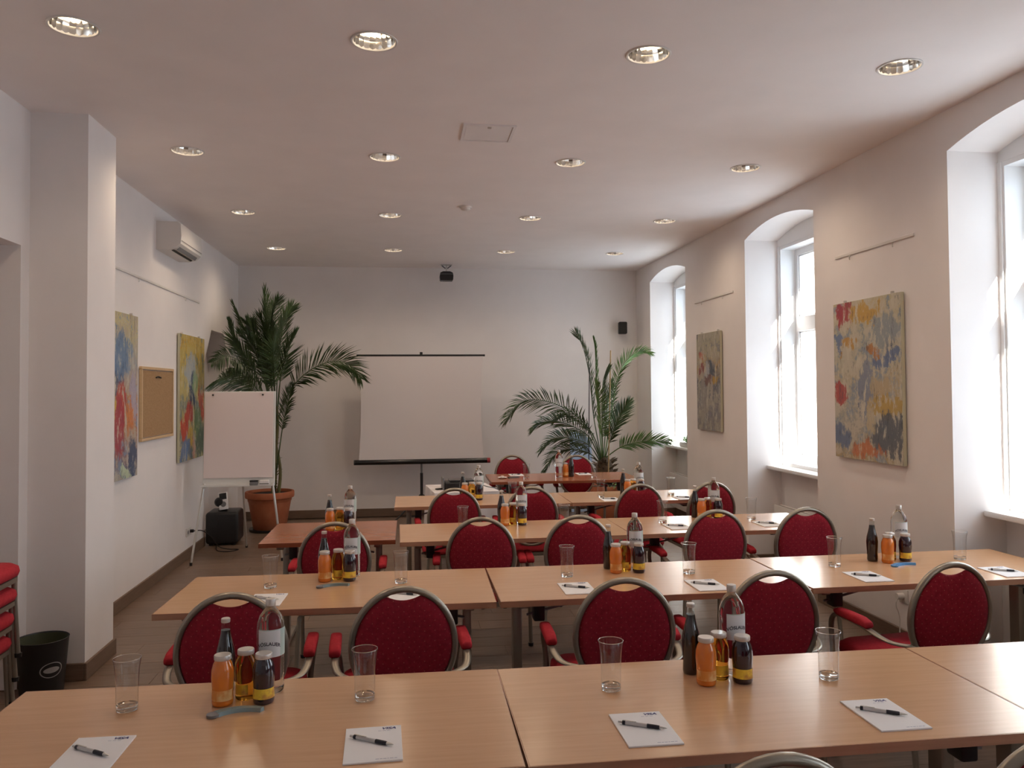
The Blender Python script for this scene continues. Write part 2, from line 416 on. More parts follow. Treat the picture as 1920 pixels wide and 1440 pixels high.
h = thing('access_hatch', 'square white access hatch flush in the ceiling', 'hatch', (.522, 5.08, H))
b = B()
for s in ((-.165, .165, -.165, -.148), (-.165, .165, .148, .165), (-.165, -.148, -.148, .148), (.148, .165, -.148, .148)): b.box(*s, -.010, 0)
b.build('hatch_frame', 'wall', h, smooth=False)
B().box(-.145, .145, -.145, .145, -.006, 0).build('hatch_door', 'wall', h, smooth=False)
B().lathe([(.012, -.006), (.012, -.012), (.004, -.014)], 12, c=(0, -.12, 0)).build('latch', 'alu', h)
h = thing('smoke_detector', 'small white smoke detector on the ceiling', 'detector', (.533, 7.16, H))
B().lathe([(.055, 0), (.055, -.012), (.05, -.016)], 24).build('base', 'white_plastic', h)
B().lathe([(.042, -.016), (.042, -.028), (.03, -.036), (.012, -.038)], 24).build('cap', 'white_plastic', h)

# ================================================================== LEFT WALL
ac = thing('air_conditioner', 'white wall-mounted air conditioner under the ceiling', 'air conditioner', (XL, 7.735, 3.04))
prof = [(0, .125), (.18, .125), (.205, .105), (.212, .0), (.205, -.07), (.17, -.105), (.10, -.125), (0, -.125)]
b = B(); r0 = b.ring([(x, -.36, z) for x, z in prof]); r1 = b.ring([(x, .36, z) for x, z in prof]); b.skin([r0, r1]); b.build('body', 'white_plastic', ac)
rotf = Matrix.Rotation(math.radians(-62), 4, 'Y')
B().box(.178, .184, -.30, .30, -.125, -.055, rot=Matrix.Rotation(math.radians(35), 4, 'Y')).build('air_flap', 'greyplastic', ac)
B().box(.116, .136, -.31, .31, -.1225, -.116, rot=Matrix.Rotation(math.radians(-18), 4, 'Y')).build('outlet_slot', 'dark_slot', ac)
B().box(.2125, .2145, -.345, .345, -.045, -.041).build('panel_seam', 'greyplastic', ac)
def picture_rail(y0, y1, z, x, s, label):
    r_ = thing('picture_rail', label, 'picture rail', (x, (y0+y1)/2, z), 0, 'picture hanging rails'); hl = abs(y1-y0)/2
    B().box(min(0, s*.010), max(0, s*.010), -hl, hl, -.010, .010, bev=.002).build('profile', 'white_plastic', r_)
    for f in (-.55, .55): B().tube([(s*.012, f*hl, -.012), (s*.018, f*hl, -.03), (s*.016, f*hl, -.045)], .004, 6).build('hook', 'alu', r_)
picture_rail(6.30, 8.85, 2.605, XL, 1, 'thin long picture rail above the cork board')
picture_rail(7.52, 8.57, 2.61, XR, -1, 'thin short picture rail above the narrow flower painting')
picture_rail(4.68, 5.62, 2.627, XR, -1, 'thin short picture rail above the wide blue and ochre painting')

def painting_mat(name, stops, blobs, W, Hh, warp=.06, streak=(5, 14), under=((.45, .42, .32), (.30, .32, .34))):
    """abstract brushwork: vertical colour gradient, warped colour patches, streaky knife strokes"""
    m = mat(name, (.5, .5, .5), .55); tc = N(m, 'ShaderNodeTexCoord'); sp = N(m, 'ShaderNodeSeparateXYZ'); L(m, tc.outputs['Object'], sp.inputs[0])
    def math_(op, a, b=None):
        n = N(m, 'ShaderNodeMath', operation=op)
        for k, v in ((0, a), (1, b)):
            if v is None: continue
            if isinstance(v, (int, float)): n.inputs[k].default_value = v
            else: L(m, v, n.inputs[k])
        return n.outputs[0]
    nz = N(m, 'ShaderNodeTexNoise', Scale=6, Detail=5, Roughness=.65); L(m, tc.outputs['Object'], nz.inputs[0])
    sc = N(m, 'ShaderNodeSeparateColor'); L(m, nz.outputs['Color'], sc.inputs[0])
    u = math_('ADD', math_('ADD', math_('DIVIDE', sp.outputs[1], W), .5), math_('MULTIPLY', math_('SUBTRACT', sc.outputs[0], .5), warp*6))
    v = math_('ADD', math_('ADD', math_('DIVIDE', sp.outputs[2], Hh), .5), math_('MULTIPLY', math_('SUBTRACT', sc.outputs[1], .5), warp*5))
    cur = ramp(m, v, stops)
    mp = N(m, 'ShaderNodeMapping'); mp.inputs['Scale'].default_value = (1, streak[1], streak[0]); L(m, tc.outputs['Object'], mp.inputs[0])
    n2 = N(m, 'ShaderNodeTexNoise', Scale=1.2, Detail=7, Roughness=.75); L(m, mp.outputs[0], n2.inputs[0])
    n3 = N(m, 'ShaderNodeTexNoise', Scale=7, Detail=4, Roughness=.7); L(m, tc.outputs['Object'], n3.inputs[0])
    def mixc(f, c, amt=1.):
        nonlocal cur
        x = N(m, 'ShaderNodeMix', data_type='RGBA')
        if amt < 1: f = math_('MULTIPLY', f, amt)
        L(m, f, x.inputs[0]); L(m, cur, x.inputs[6]); x.inputs[7].default_value = tuple(c) + (1,); cur = x.outputs[2]
    mixc(ramp(m, n3.outputs['Fac'], [(.48, (0, 0, 0)), (.54, (1, 1, 1))]), under[0], .8)
    mixc(ramp(m, n3.outputs['Fac'], [(.41, (1, 1, 1)), (.46, (0, 0, 0))]), under[1], .8)
    rag = math_('MULTIPLY', math_('SUBTRACT', n2.outputs['Fac'], .5), 6.5)
    for (bu, bv, ru, rv, c) in blobs:
        du = math_('DIVIDE', math_('SUBTRACT', u, bu), ru*1.12); dv = math_('DIVIDE', math_('SUBTRACT', v, bv), rv*1.12)
        d = math_('ADD', math_('ADD', math_('MULTIPLY', du, du), math_('MULTIPLY', dv, dv)), rag)
        mixc(ramp(m, d, [(.55, (1, 1, 1)), (.95, (0, 0, 0))]), c, .92)
    mixc(ramp(m, n2.outputs['Fac'], [(.54, (0, 0, 0)), (.60, (1, 1, 1))]), (.62, .60, .50), .55)
    mixc(ramp(m, n2.outputs['Fac'], [(.37, (1, 1, 1)), (.43, (0, 0, 0))]), (.06, .07, .09), .55)
    L(m, cur, PB(m).inputs['Base Color'])
    bp = N(m, 'ShaderNodeBump', Strength=.4, Distance=.004); L(m, n2.outputs['Fac'], bp.inputs['Height']); L(m, bp.outputs[0], PB(m).inputs['Normal'])
    return m
def painting(label, y0, y1, z0, z1, x, s, m, depth=.032):
    p = thing('painting', label, 'painting', (x, (y0+y1)/2, (z0+z1)/2), 0, 'abstract paintings'); hy, hz = (y1-y0)/2, (z1-z0)/2
    g = .008
    B().box(min(s*g, s*depth), max(s*g, s*depth), -hy, hy, -hz, hz, bev=.003).build('stretcher', 'canvas_side', p, smooth=False)
    B().box(min(s*depth, s*(depth+.002)), max(s*depth, s*(depth+.002)), -hy+.002, hy-.002, -hz+.002, hz-.002).build('canvas', m, p, smooth=False)
    for f in (-.7, .7): B().box(min(0, s*.02), max(0, s*.02), f*hy-.006, f*hy+.006, hz-.01, hz+.018).build('hanger', 'alu', p)
ochre, red, orng, blue, dblue, white_, green, cream = (.55, .34, .04), (.42, .03, .02), (.60, .18, .03), (.13, .22, .36), (.04, .07, .15), (.60, .60, .55), (.07, .13, .07), (.55, .48, .24)
pm1 = painting_mat('fire and blue abstract', [(0, (.12, .17, .28)), (.3, (.42, .16, .05)), (.5, (.45, .20, .06)), (.7, (.35, .36, .36)), (.9, cream)],
    [(.2, .62, .25, .10, dblue), (.3, .76, .30, .13, blue), (.4, .45, .16, .14, red), (.3, .32, .18, .16, (.36, .03, .05)), (.75, .38, .15, .12, orng), (.85, .5, .12, .16, (.40, .36, .45)), (.8, .1, .2, .12, dblue), (.55, .04, .2, .04, (.5, .6, .4)), (.1, .45, .1, .1, (.6, .4, .08))], .62, 1.27, under=((.45, .38, .30), (.20, .28, .40)))
painting('tall painting of blue above flame red, half behind the white pillar', 6.18, 6.80, 1.0, 2.27, XL, 1, pm1)
pm2 = painting_mat('tulip abstract', [(0, (.14, .17, .16)), (.25, (.20, .20, .14)), (.55, (.33, .32, .20)), (.8, (.52, .36, .05)), (.95, ochre)],
    [(.4, .72, .20, .13, (.40, .44, .46)), (.5, .55, .14, .13, dblue), (.62, .62, .12, .10, (.30, .42, .22)), (.2, .25, .18, .08, (.50, .05, .02)), (.85, .42, .14, .16, (.42, .05, .02)), (.32, .38, .16, .08, red), (.4, .2, .1, .1, (.6, .4, .06)), (.2, .08, .2, .10, (.12, .20, .38)), (.85, .15, .2, .16, (.05, .10, .07)), (.55, .10, .06, .12, (.55, .30, .22)), (.7, .3, .12, .12, (.10, .18, .08))], .92, 1.25, under=((.52, .42, .14), (.16, .22, .20)))
painting('painting of flower shapes on yellow ochre, next to the cork board', 8.02, 8.95, .985, 2.225, XL, 1, pm2)
ck = thing('cork_board', 'cork board in a pale pine frame between two paintings', 'cork board', (XL, 7.385, 1.566))
hy, hz = .455, .31
B().box(.006, .020, -hy+.03, hy-.03, -hz+.03, hz-.03).build('cork_panel', 'cork', ck, smooth=False)
for s in ((-hy, hy, -hz, -hz+.024), (-hy, hy, hz-.024, hz), (-hy, -hy+.024, -hz+.024, hz-.024), (hy-.024, hy, -hz+.024, hz-.024)):
    B().box(.002, .028, *s, bev=.003).build('frame_rail', 'pine', ck)
B().tube([(.024, -.07, .222), (.026, -.02, .232), (.026, .03, .228), (.024, .07, .222)], .006, 6).build('pinned_cord', 'dark_slot', ck)
so = thing('wall_socket', 'white double socket low on the wall beside the flipchart', 'socket', (XL, 8.46, .262))
B().box(0, .010, -.085, .085, -.042, .042, bev=.004, seg=2).build('plate', 'white_plastic', so)
for s in (-1, 1): B().lathe([(.021, .0105), (.019, .0108), (.017, .004)], 18, c=(0, s*.04, 0), rot=Matrix.Rotation(PI/2, 3, 'Y')).build('outlet', 'greyplastic', so)
B().box(.010, .045, .025, .055, -.015, .015, bev=.005).build('plug', 'black', so)
cb_ = B().tube(spline([(XL+.045, 8.50, .262), (XL+.10, 8.62, .24), (XL+.16, 8.78, .14), (XL+.20, 8.88, .03), (XL+.30, 8.84, .006), (XL+.42, 8.80, .006), (XL+.34, 8.70, .006), (XL+.22, 8.76, .006), (XL+.16, 8.96, .012), (XL+.16, 9.03, .03)], 60), .005, 6).build('power_cable', 'black')
tag(cb_, 'black cable running from the wall socket to the black speaker box', 'cable')

# ================================================================== RIGHT WALL
pm3 = painting_mat('muted bouquet abstract', [(0, (.26, .24, .22)), (.3, (.24, .23, .24)), (.5, (.10, .11, .14)), (.68, (.42, .28, .12)), (.78, (.38, .34, .23)), (1, (.36, .34, .25))],
    [(.8, .76, .10, .06, (.42, .10, .06)), (.8, .62, .15, .06, (.25, .06, .06)), (.3, .62, .15, .08, (.06, .08, .12)), (.55, .60, .12, .08, (.36, .38, .42)), (.8, .55, .12, .05, (.42, .36, .28)), (.2, .52, .12, .05, (.45, .28, .05)), (.5, .52, .2, .04, (.16, .08, .07)), (.7, .35, .12, .2, (.30, .28, .26)), (.35, .40, .06, .12, (.42, .38, .33))], .66, 1.03, under=((.38, .35, .29), (.19, .20, .23)))
painting('narrow painting of a dark bouquet between the two windows nearest the screen', 7.80, 8.46, 1.22, 2.25, XR, -1, pm3)
pm4 = painting_mat('blue and ochre collage', [(0, (.40, .32, .18)), (.2, (.36, .36, .33)), (.5, (.46, .42, .30)), (.75, (.46, .45, .36)), (1, (.52, .46, .28))],
    [(.85, .93, .13, .07, (.36, .03, .05)), (.5, .93, .22, .06, (.52, .32, .07)), (.18, .62, .20, .05, (.13, .19, .33)), (.92, .77, .08, .05, (.15, .22, .38)), (.5, .40, .12, .22, (.22, .26, .34)), (.9, .40, .12, .06, (.40, .06, .06)), (.75, .72, .12, .05, (.50, .28, .06)), (.35, .68, .08, .04, (.46, .20, .05)), (.2, .46, .25, .06, (.46, .38, .24)), (.2, .34, .25, .06, (.46, .32, .09)), (.2, .18, .20, .13, (.11, .13, .16)), (.9, .14, .12, .08, (.14, .19, .30)), (.5, .06, .22, .05, (.50, .18, .08)), (.2, .80, .25, .08, (.28, .32, .34)), (.45, .25, .08, .1, (.5, .44, .30))], .82, 1.12, under=((.54, .51, .42), (.24, .30, .38)))
painting('wide painting of red, ochre and blue patches between the second and third windows', 4.79, 5.61, 1.155, 2.277, XR, -1, pm4)
so2 = thing('wall_socket', 'white socket with a plug, low under the wide painting', 'socket', (XR, 4.86, .315))
B().box(-.010, 0, -.045, .045, -.045, .045, bev=.004, seg=2).build('plate', 'white_plastic', so2)
B().tube([(-.01, 0, .0), (-.055, 0, .0)], .02, 12).build('plug', 'white_plastic', so2)
B().tube(spline([(-.05, 0, -.015), (-.06, 0, -.06), (-.03, .01, -.14), (-.025, .02, -.30)], 14), .004, 6).build('plug_cord', 'white_plastic', so2)
WN = ['window nearest the screen wall', 'second window from the screen wall', 'third window from the screen wall']
for i, (a, c) in enumerate(WIN[:3]):
    r_ = thing('radiator', 'white panel radiator in the niche under the ' + WN[i], 'radiator', (XG-.10, (a+c)/2, .15), 0, 'window niche radiators'); hl = (c-a)/2-.12
    for xx in (-.03, .03): B().box(xx-.008, xx+.008, -hl, hl, 0, .43, bev=.005, seg=2).build('panel', 'radiator', r_)
    b = B(); zz = [(.020 if (k//2) % 2 else -.020, -hl+.03+k*(2*hl-.06)/59) for k in range(60)]     # one corrugated sheet
    b.skin([b.ring([(x, y, .38) for x, y in zz]), b.ring([(x, y, .425) for x, y in zz])], False, False, False)
    b.build('fins', 'radiator', r_, smooth=False)
    for s in (-1, 1): B().box(-.025, .09, s*hl*.7-.02, s*hl*.7+.02, .20, .24).build('bracket', 'radiator', r_)
    B().tube([(0, -hl, .06), (0, -hl-.05, .06), (0, -hl-.05, -.15)], .009, 8).build('pipe', 'radiator', r_)
    B().tube([(0, -hl-.02, .06), (0, -hl-.085, .06)], .02, 12).build('valve', 'white_plastic', r_)

# ================================================================== TABLES
ROW = {1: 'fourth beech row from the screen', 2: 'third beech row from the screen', 3: 'second beech row from the screen', 4: 'beech row nearest the screen'}
def table(label, cx, cy, lx, ly, rz, top='beech', group='beech folding tables'):
    t = thing('conference_table', label, 'table', (cx, cy, 0), rz, group); hx, hy = lx/2, ly/2; th = .027
    B().box(-hx+.002, hx-.002, -hy+.002, hy-.002, T-th+.001, T, bev=.0015).build('tabletop', top, t, smooth=False)
    b = B(); e = .0035
    for s in ((-hx, hx, -hy, -hy+e), (-hx, hx, hy-e, hy), (-hx, -hx+e, -hy+e, hy-e), (hx-e, hx, -hy+e, hy-e)): b.box(*s, T-th, T-.0008)
    b.build('edge_band', top + '_edge', t, smooth=False)
    for s in (-1, 1):
        x = s*(hx-.115)
        B().box(x-.021, x+.021, -.035, .035, .045, T-th-.03, bev=.006, seg=2).build('leg', 'metal', t)
        B().box(x-.02, x+.02, -hy+.06, hy-.06, .012, .045, bev=.008, seg=2).build('foot', 'metal', t)
        for q in (-1, 1): B().lathe([(.016, 0), (.018, .012)], 12, c=(x, q*(hy-.09), 0)).build('glide', 'black', t)
        B().box(x-.022, x+.022, -hy+.09, hy-.09, T-th-.032, T-th-.0005, bev=.003).build('cross_rail', 'metal', t)
        for q in (-1, 1):
            B().box(x-s*.075-.026, x-s*.075+.026, q*(hy-.15)-.035, q*(hy-.15)+.035, T-th-.10, T-th-.0005, bev=.008, seg=2).build('hinge_block', 'black', t)
            B().tube([(x-s*.02, q*(hy-.15), T-th-.075), (x-s*.30, q*(hy-.15), T-th-.012)], .006, 6, rx=.010).build('fold_brace', 'greyplastic', t)
    return t
R1Y, R2Y, R3Y, R4Y = 2.33, 3.868, 5.315, 6.795
side = ['by the window wall', 'in the middle', 'away from the windows']
TL = 'beech table %s of the %s'
for k, (x0, x1, cy, rz) in enumerate([(1.7565, 3.172, R1Y, 0), (.2955, 1.7535, R1Y, 0), (-1.178, .2925, R1Y+.012, -.012)]):
    table(TL % (['at the window end', 'in the middle', 'at the pillar end'][k], ROW[1]), (x0+x1)/2, cy, x1-x0, .70, rz)
for k, (x0, x1, cy, rz) in enumerate([(1.857, 3.300, R2Y+.008, .012), (.407, 1.845, R2Y-.014, -.002), (-1.048, .396, R2Y+.002, -.021)]):
    table(TL % (['at the window end', 'in the middle', 'at the pillar end'][k], ROW[2]), (x0+x1)/2, cy, x1-x0, .675, rz)
for k, (x0, x1, cy, rz) in enumerate([(1.420, 2.800, R3Y+.022, .018), (-.045, 1.418, R3Y, .012)]):
    table(TL % (['at the window end', 'at the pillar end'][k], ROW[3]), (x0+x1)/2, cy, x1-x0, .665, rz)
for k, (x0, x1, cy, rz) in enumerate([(1.337, 2.66, R4Y+.006, .004), (-.095, 1.335, R4Y, -.004)]):
    table(TL % (['at the window end', 'at the pillar end'][k], ROW[4]), (x0+x1)/2, cy, x1-x0, .665, rz)
table('small reddish brown table at the far end of the ' + ROW[3], -.480, 5.447, .825, .755, -.004, 'cherry', 'reddish brown tables')
table('long reddish brown presenter table before the two chairs by the screen', 1.62, 8.41, 1.54, .76, -.02, 'cherry', 'reddish brown tables')

# ================================================================== CHAIRS
ZC, AO, BO = .685, .1965, .2215
def lean(z): return -.225 - (z-.45)*.10             # backrest plane leans back a little
def make_chair(arms=True):
    t = thing('armchair' if arms else 'stacking_chair', '', 'chair')
    # oval backrest pad with the grip notch at the top
    pts = []; n = 96; a, bb = .187, .212
    for k in range(n):
        f = 2*PI*k/n; x, z = a*math.cos(f), bb*math.sin(f)
        if z > 0 and abs(x) < .070: z = min(z, .177 + .020*(abs(x)/.070)**2)
        pts.append((x, z))
    for s, nm in ((1, 0),):
        b = B(); rings = []
        for sc, d in ((0.02, -.030), (.5, -.029), (.82, -.024), (.95, -.016), (1, -.004), (1, .004), (.95, .016), (.82, .024), (.5, .029), (.02, .030)):
            rings.append(b.ring([(x*sc, lean(ZC+z*sc)+d, ZC+z*sc) for x, z in pts]))
        b.skin(rings); b.build('backrest', 'red', t, ang=1.2)
    path = [(AO*math.cos(2*PI*k/48), lean(ZC+BO*math.sin(2*PI*k/48)), ZC+BO*math.sin(2*PI*k/48)) for k in range(48)]
    B().tube(path, .0155, 10, closed=True, rx=.013, up=(0, 1, 0)).build('back_frame', 'metal', t, ang=1.2)
    # seat cushion and its frame
    b = B(); rings = []
    def sq(hx, hy, r, z, n=6):
        ps = []
        for cx, cy, f0 in ((hx-r, hy-r, 0), (-hx+r, hy-r, PI/2), (-hx+r, -hy+r, PI), (hx-r, -hy+r, 1.5*PI)):
            for k in range(n+1): f = f0+PI/2*k/n; ps.append((cx+r*math.cos(f), cy+r*math.sin(f), z))
        return ps
    for hx, hy, z in ((.215, .215, .405), (.232, .232, .412), (.238, .238, .432), (.234, .234, .455), (.215, .215, .470), (.12, .12, .478), (.01, .01, .480)): rings.append(b.ring(sq(hx, hy, min(.07, hx*.9), z)))
    b.skin(rings); b.build('seat', 'redpad', t, ang=1.2)
    b = B(); b.skin([b.ring(sq(.222, .222, .06, .378)), b.ring(sq(.228, .228, .06, .382)), b.ring(sq(.228, .228, .06, .4045))]); b.build('seat_frame', 'metal', t)
    for s in (-1, 1):
        z0 = .52; x0 = AO*math.sqrt(1-((z0-ZC)/BO)**2)
        B().tube(spline([(s*x0, lean(z0)-.004, z0), (s*(x0+.035), -.236, .44), (s*.20, -.245, .36), (s*.212, -.29, .01)], 14), .012, 8, rx=.013).build('leg', 'metal', t, ang=1.2)
        B().lathe([(.016, 0), (.018, .02)], 10, c=(s*.212, -.291, 0)).build('leg_cap', 'black', t)
        if arms:
            ax = .265; dz = -.048
            B().tube(spline([(s*.235, .225, .01), (s*.245, .222, .40), (s*.262, .205, .55), (s*ax, .165, .648+dz), (s*ax, .09, .652+dz)], 22), .011, 8, rx=.013).build('leg', 'metal', t, ang=1.2)
            B().lathe([(.016, 0), (.018, .02)], 10, c=(s*.235, .2255, 0)).build('leg_cap', 'black', t)
            ze = .565; xe = AO*math.sqrt(1-((ze-ZC)/BO)**2)
            B().tube(spline([(s*ax, .14, .652+dz), (s*ax, .03, .650+dz), (s*ax, -.06, .643+dz), (s*(ax-.004), -.125, .630+dz), (s*(ax-.022), -.185, .618+dz), (s*(xe+.035), -.225, .613+dz), (s*xe, lean(ze), ze)], 26), .007, 8, rx=.016).build('arm', 'metal', t, ang=1.2)
            b = B(); rr = []
            for y, w, hgt in ((-.075, .020, .012), (-.068, .023, .022), (-.03, .0245, .027), (.06, .0245, .027), (.135, .0235, .024), (.155, .020, .012)):
                zc = .660 + dz - max(0, -.02-y)*.18
                se = lambda q: math.copysign(abs(q)**.6, q)
                rr.append(b.ring([(s*ax + w*se(math.cos(2*PI*k/20)), y, zc + .010 + hgt*.72*se(math.sin(2*PI*k/20))) for k in range(20)]))
            b.skin(rr); b.build('arm_pad', 'redpad', t, ang=1.2)
        else:
            B().tube(spline([(s*.205, .20, .39), (s*.215, .205, .2), (s*.222, .215, .01)], 10), .012, 8).build('leg', 'metal', t, ang=1.2)
            B().lathe([(.016, 0), (.018, .02)], 10, c=(s*.222, .2155, 0)).build('leg_cap', 'black', t)
    B().tube([(-.238 if arms else -.21, .215 if arms else .19, .392), (.238 if arms else .21, .215 if arms else .19, .392)], .009, 8).build('stretcher', 'metal', t)
    return t
chair0 = make_chair(); used = [False]
def chair(px, py, rz, label, group, flip=False):
    p = U(px, py, 'z', .922); s = -1 if flip else 1
    o = chair0 if not used[0] else dup(chair0); used[0] = True
    d = Matrix.Rotation(rz, 3, 'Z') @ Vector((0, .272, 0))
    o.location = (p.x+d.x, p.y+d.y, 0); o.rotation_euler = (0, 0, rz); o['label'] = label; o['group'] = group; return o
CG = 'red oval-back armchairs'
for k, (px, py, rz) in enumerate([(1787, 1052, .10), (1450, 1067, .02), (1172, 1081, -.03), (757, 1097, .05), (433, 1109, .03)]):
    chair(px, py, rz, 'red oval-back armchair at the %s, %s' % (ROW[2], ORD[k]), CG)
for k, (px, py, rz) in enumerate([(1513, 950, .0), (1343, 954, .05), (1085, 964, -.04), (902, 968, -.05)]):
    chair(px, py, rz, 'red oval-back armchair at the %s, %s' % (ROW[3], ORD[k]), CG)
chair(627, 977, .0, 'red oval-back armchair at the small reddish brown table', CG)
for k, (px, py, rz) in enumerate([(1335, 902, .05), (1200, 906, .10), (997, 911, -.06), (852, 914, .03)]):
    chair(px, py, rz, 'red oval-back armchair at the %s, %s' % (ROW[4], ORD[k]), CG)
chair(1081, 852, PI-.10, 'red oval-back armchair behind the presenter table, beside the palm trunk', CG)
chair(960, 852, PI+.02, 'red oval-back armchair behind the presenter table, beside the projection screen', CG)
chair(1465, 1409, .0, 'red oval-back armchair at the %s, at its middle table' % ROW[1], CG)
chair(1990, 1375, .03, 'red oval-back armchair at the %s, at its window-end table' % ROW[1], CG)
sc0 = make_chair(False)
lv = ['lowest', 'second', 'third', 'topmost']
for k in range(4):
    o = sc0 if k == 0 else dup(sc0)
    o.location = (-2.160 + .012*k, 4.09, .118*k); o.rotation_euler = (0, 0, -PI/2 + .03)
    o['label'] = 'armless red chair, %s in the stack by the wall opening' % (lv[k] if k in (0, 3) else lv[k] + ' from the floor'); o['group'] = 'stacked armless red chairs'

# ================================================================== WASTE BIN
bp = U(79, 1197, 'z', .30)
bn = thing('waste_bin', 'round black waste bin with a worn oval badge beside the pillar', 'waste bin', (bp.x, bp.y, 0))
B().lathe([(.105, 0), (.108, .004), (.133, .298), (.136, .302), (.133, .304), (.129, .298), (.104, .010)], 40).build('body', 'bin', bn)
B().lathe([(.1285, .297), (.1035, .0105)], 40, cap0=False, cap1=True).build('inner_wall', 'bin_in', bn)
b = B(); n = 28
def onbin(a, z, off=.0008):
    r = .108+(.133-.108)*(z-.004)/.294+off; return (r*math.cos(a), r*math.sin(a), z)
a0 = math.atan2(-bp.y, -bp.x) + .40
for qs, sq_ in (((1, .90), 1), ((.70, .55, .40, .25, .12, .02), .55)):
    b.skin([b.ring([onbin(a0+.50*q*math.cos(2*PI*k/n), .150+.042*q*sq_*math.sin(2*PI*k/n)) for k in range(n)]) for q in qs], True, False, False)
b.build('badge', 'badge', bn, smooth=False)

# ================================================================== TABLEWARE PROTOTYPES
def P_tumbler():
    t = thing('tumbler', '', 'glass')
    B().lathe([(.0300, .004), (.0305, .02), (.0308, .05), (.0318, .09), (.0345, .125), (.0385, .150), (.0378, .1505), (.0335, .125), (.0308, .09), (.0298, .05), (.0295, .02)], 28, cap0=False, cap1=False).build('wall', 'tumbler', t, ang=1.2)
    B().lathe([(.026, 0), (.0292, .002), (.0296, .008), (.0292, .017), (.020, .0145), (.006, .013)], 28).build('base', 'glass_base', t, ang=1.2)
    B().tube([(.0384*math.cos(2*PI*k/28), .0384*math.sin(2*PI*k/28), .1505) for k in range(28)], .0011, 6, closed=True).build('rim', 'glass_base', t, ang=1.2)
    return t
def wrap(me, r, zc, f0, arc=0.):
    """bend a flat text mesh (x right, y up) around a cylinder of radius r, seen from -y"""
    for v in me.vertices:
        f = -PI/2 + f0 + v.co.x/r; rr = r + .0004
        z = zc + v.co.y - arc*(v.co.x**2)
        v.co = (rr*math.cos(f), rr*math.sin(f), z)
    return me
def band(r, z0, z1, f0, f1, n=24):
    b = B(); fs = [f0+(f1-f0)*k/n for k in range(n+1)]
    b.skin([b.ring([(r*math.cos(f), r*math.sin(f), z0) for f in fs]), b.ring([(r*math.cos(f), r*math.sin(f), z1) for f in fs])], False, False, False); return b
def P_water():
    t = thing('water_bottle', '', 'bottle')
    prof = [(.034, 0), (.0385, .003), (.040, .010)]
    for k in range(9): prof += [(.0405, .018+k*.0102), (.0385, .0231+k*.0102)]
    prof += [(.0415, .112), (.0415, .196), (.0395, .212), (.033, .232), (.022, .248), (.0145, .257), (.0135, .262)]
    B().lathe(prof, 32).build('body', 'water', t, ang=1.2)
    B().lathe([(.0135, .2621), (.0128, .272)], 20).build('neck', 'neck', t, ang=1.2)
    B().lathe([(.0150, .2625), (.0152, .2640), (.0152, .281), (.0140, .2835)], 20).build('cap', 'lid', t)
    lb = band(.0419, .114, .194, -PI/2-.95, -PI/2+.80).build('label', 'label_white', t)
    band(.0418, .114, .197, -PI/2+.80, -PI/2+2.1).build('label', 'label_green', t)
    band(.0418, .190, .197, -PI/2-.95, -PI/2+.80).build('label', 'label_green', t)
    me = wrap(text_mesh('VÖSLAUER', .0150, 0, .0003), .0423, .155, -.08, 7.0); me.materials.append(M['ink']); link('lettering', me, None, lb)
    return t
def P_cola():
    t = thing('cola_bottle', '', 'bottle')
    B().lathe([(.022, 0), (.0265, .003), (.0275, .012), (.0262, .045), (.0285, .08), (.0295, .105), (.0265, .130), (.0200, .155), (.0152, .178), (.0138, .190)], 28).build('body', 'cola', t, ang=1.2)
    B().lathe([(.0138, .1902), (.0125, .200), (.0122, .213)], 20).build('neck', 'neck', t, ang=1.2)
    B().lathe([(.0128, .2132), (.0136, .215), (.0136, .224), (.0120, .2262)], 20).build('cap', 'lid', t)
    return t
JP = [(.026, 0), (.030, .003), (.0312, .010), (.0300, .042), (.0308, .058), (.0325, .080), (.0315, .104), (.0270, .120), (.0228, .128), (.0222, .132)]
def P_juice(name, mname, label, f=(-PI/2-1.5, -PI/2+1.5)):
    t = thing(name, '', 'bottle')
    B().lathe(JP, 28).build('body', mname, t, ang=1.2)
    B().lathe([(.0238, .1322), (.0248, .134), (.0248, .144), (.0235, .1465), (.020, .1462)], 24).build('lid', 'lid', t)
    b = B(); n = 24; fs = [f[0]+(f[1]-f[0])*k/n for k in range(n+1)]
    b.skin([b.ring([(r*math.cos(q), r*math.sin(q), z) for q in fs]) for r, z in ((.0312, .018), (.0303, .042), (.0306, .048))], False, False, False)
    b.build('label', label, t)
    return t
def P_pad():
    t = thing('notepad', '', 'notepad')
    B().box(-.074, .074, -.105, .105, 0, .0045, bev=.0006).build('sheets', 'paper', t, smooth=False)
    me = text_mesh('VISA', .0175, .28, .0007)
    for v in me.vertices: v.co = (v.co.x*1.12+.040, v.co.y+.088, .0049)
    me.materials.append(M['ink_blue']); link('logo', me, None, t)
    b = B()
    for k in range(3): b.quad((.012+k*.012, .0735, .0048), (.021+k*.012, .0735, .0048), (.021+k*.012, .0755, .0048), (.012+k*.012, .0755, .0048))
    b.build('fine_print', 'ink_pale', t, smooth=False)
    b = B(); x = .006
    for k, w in enumerate((.009, .006, .008, .004, .009, .007)): b.quad((x, -.0945, .0048), (x+w, -.0945, .0048), (x+w, -.092, .0048), (x, -.092, .0048)); x += w+.0022
    b.build('footer_print', 'ink_pale', t, smooth=False)
    return t
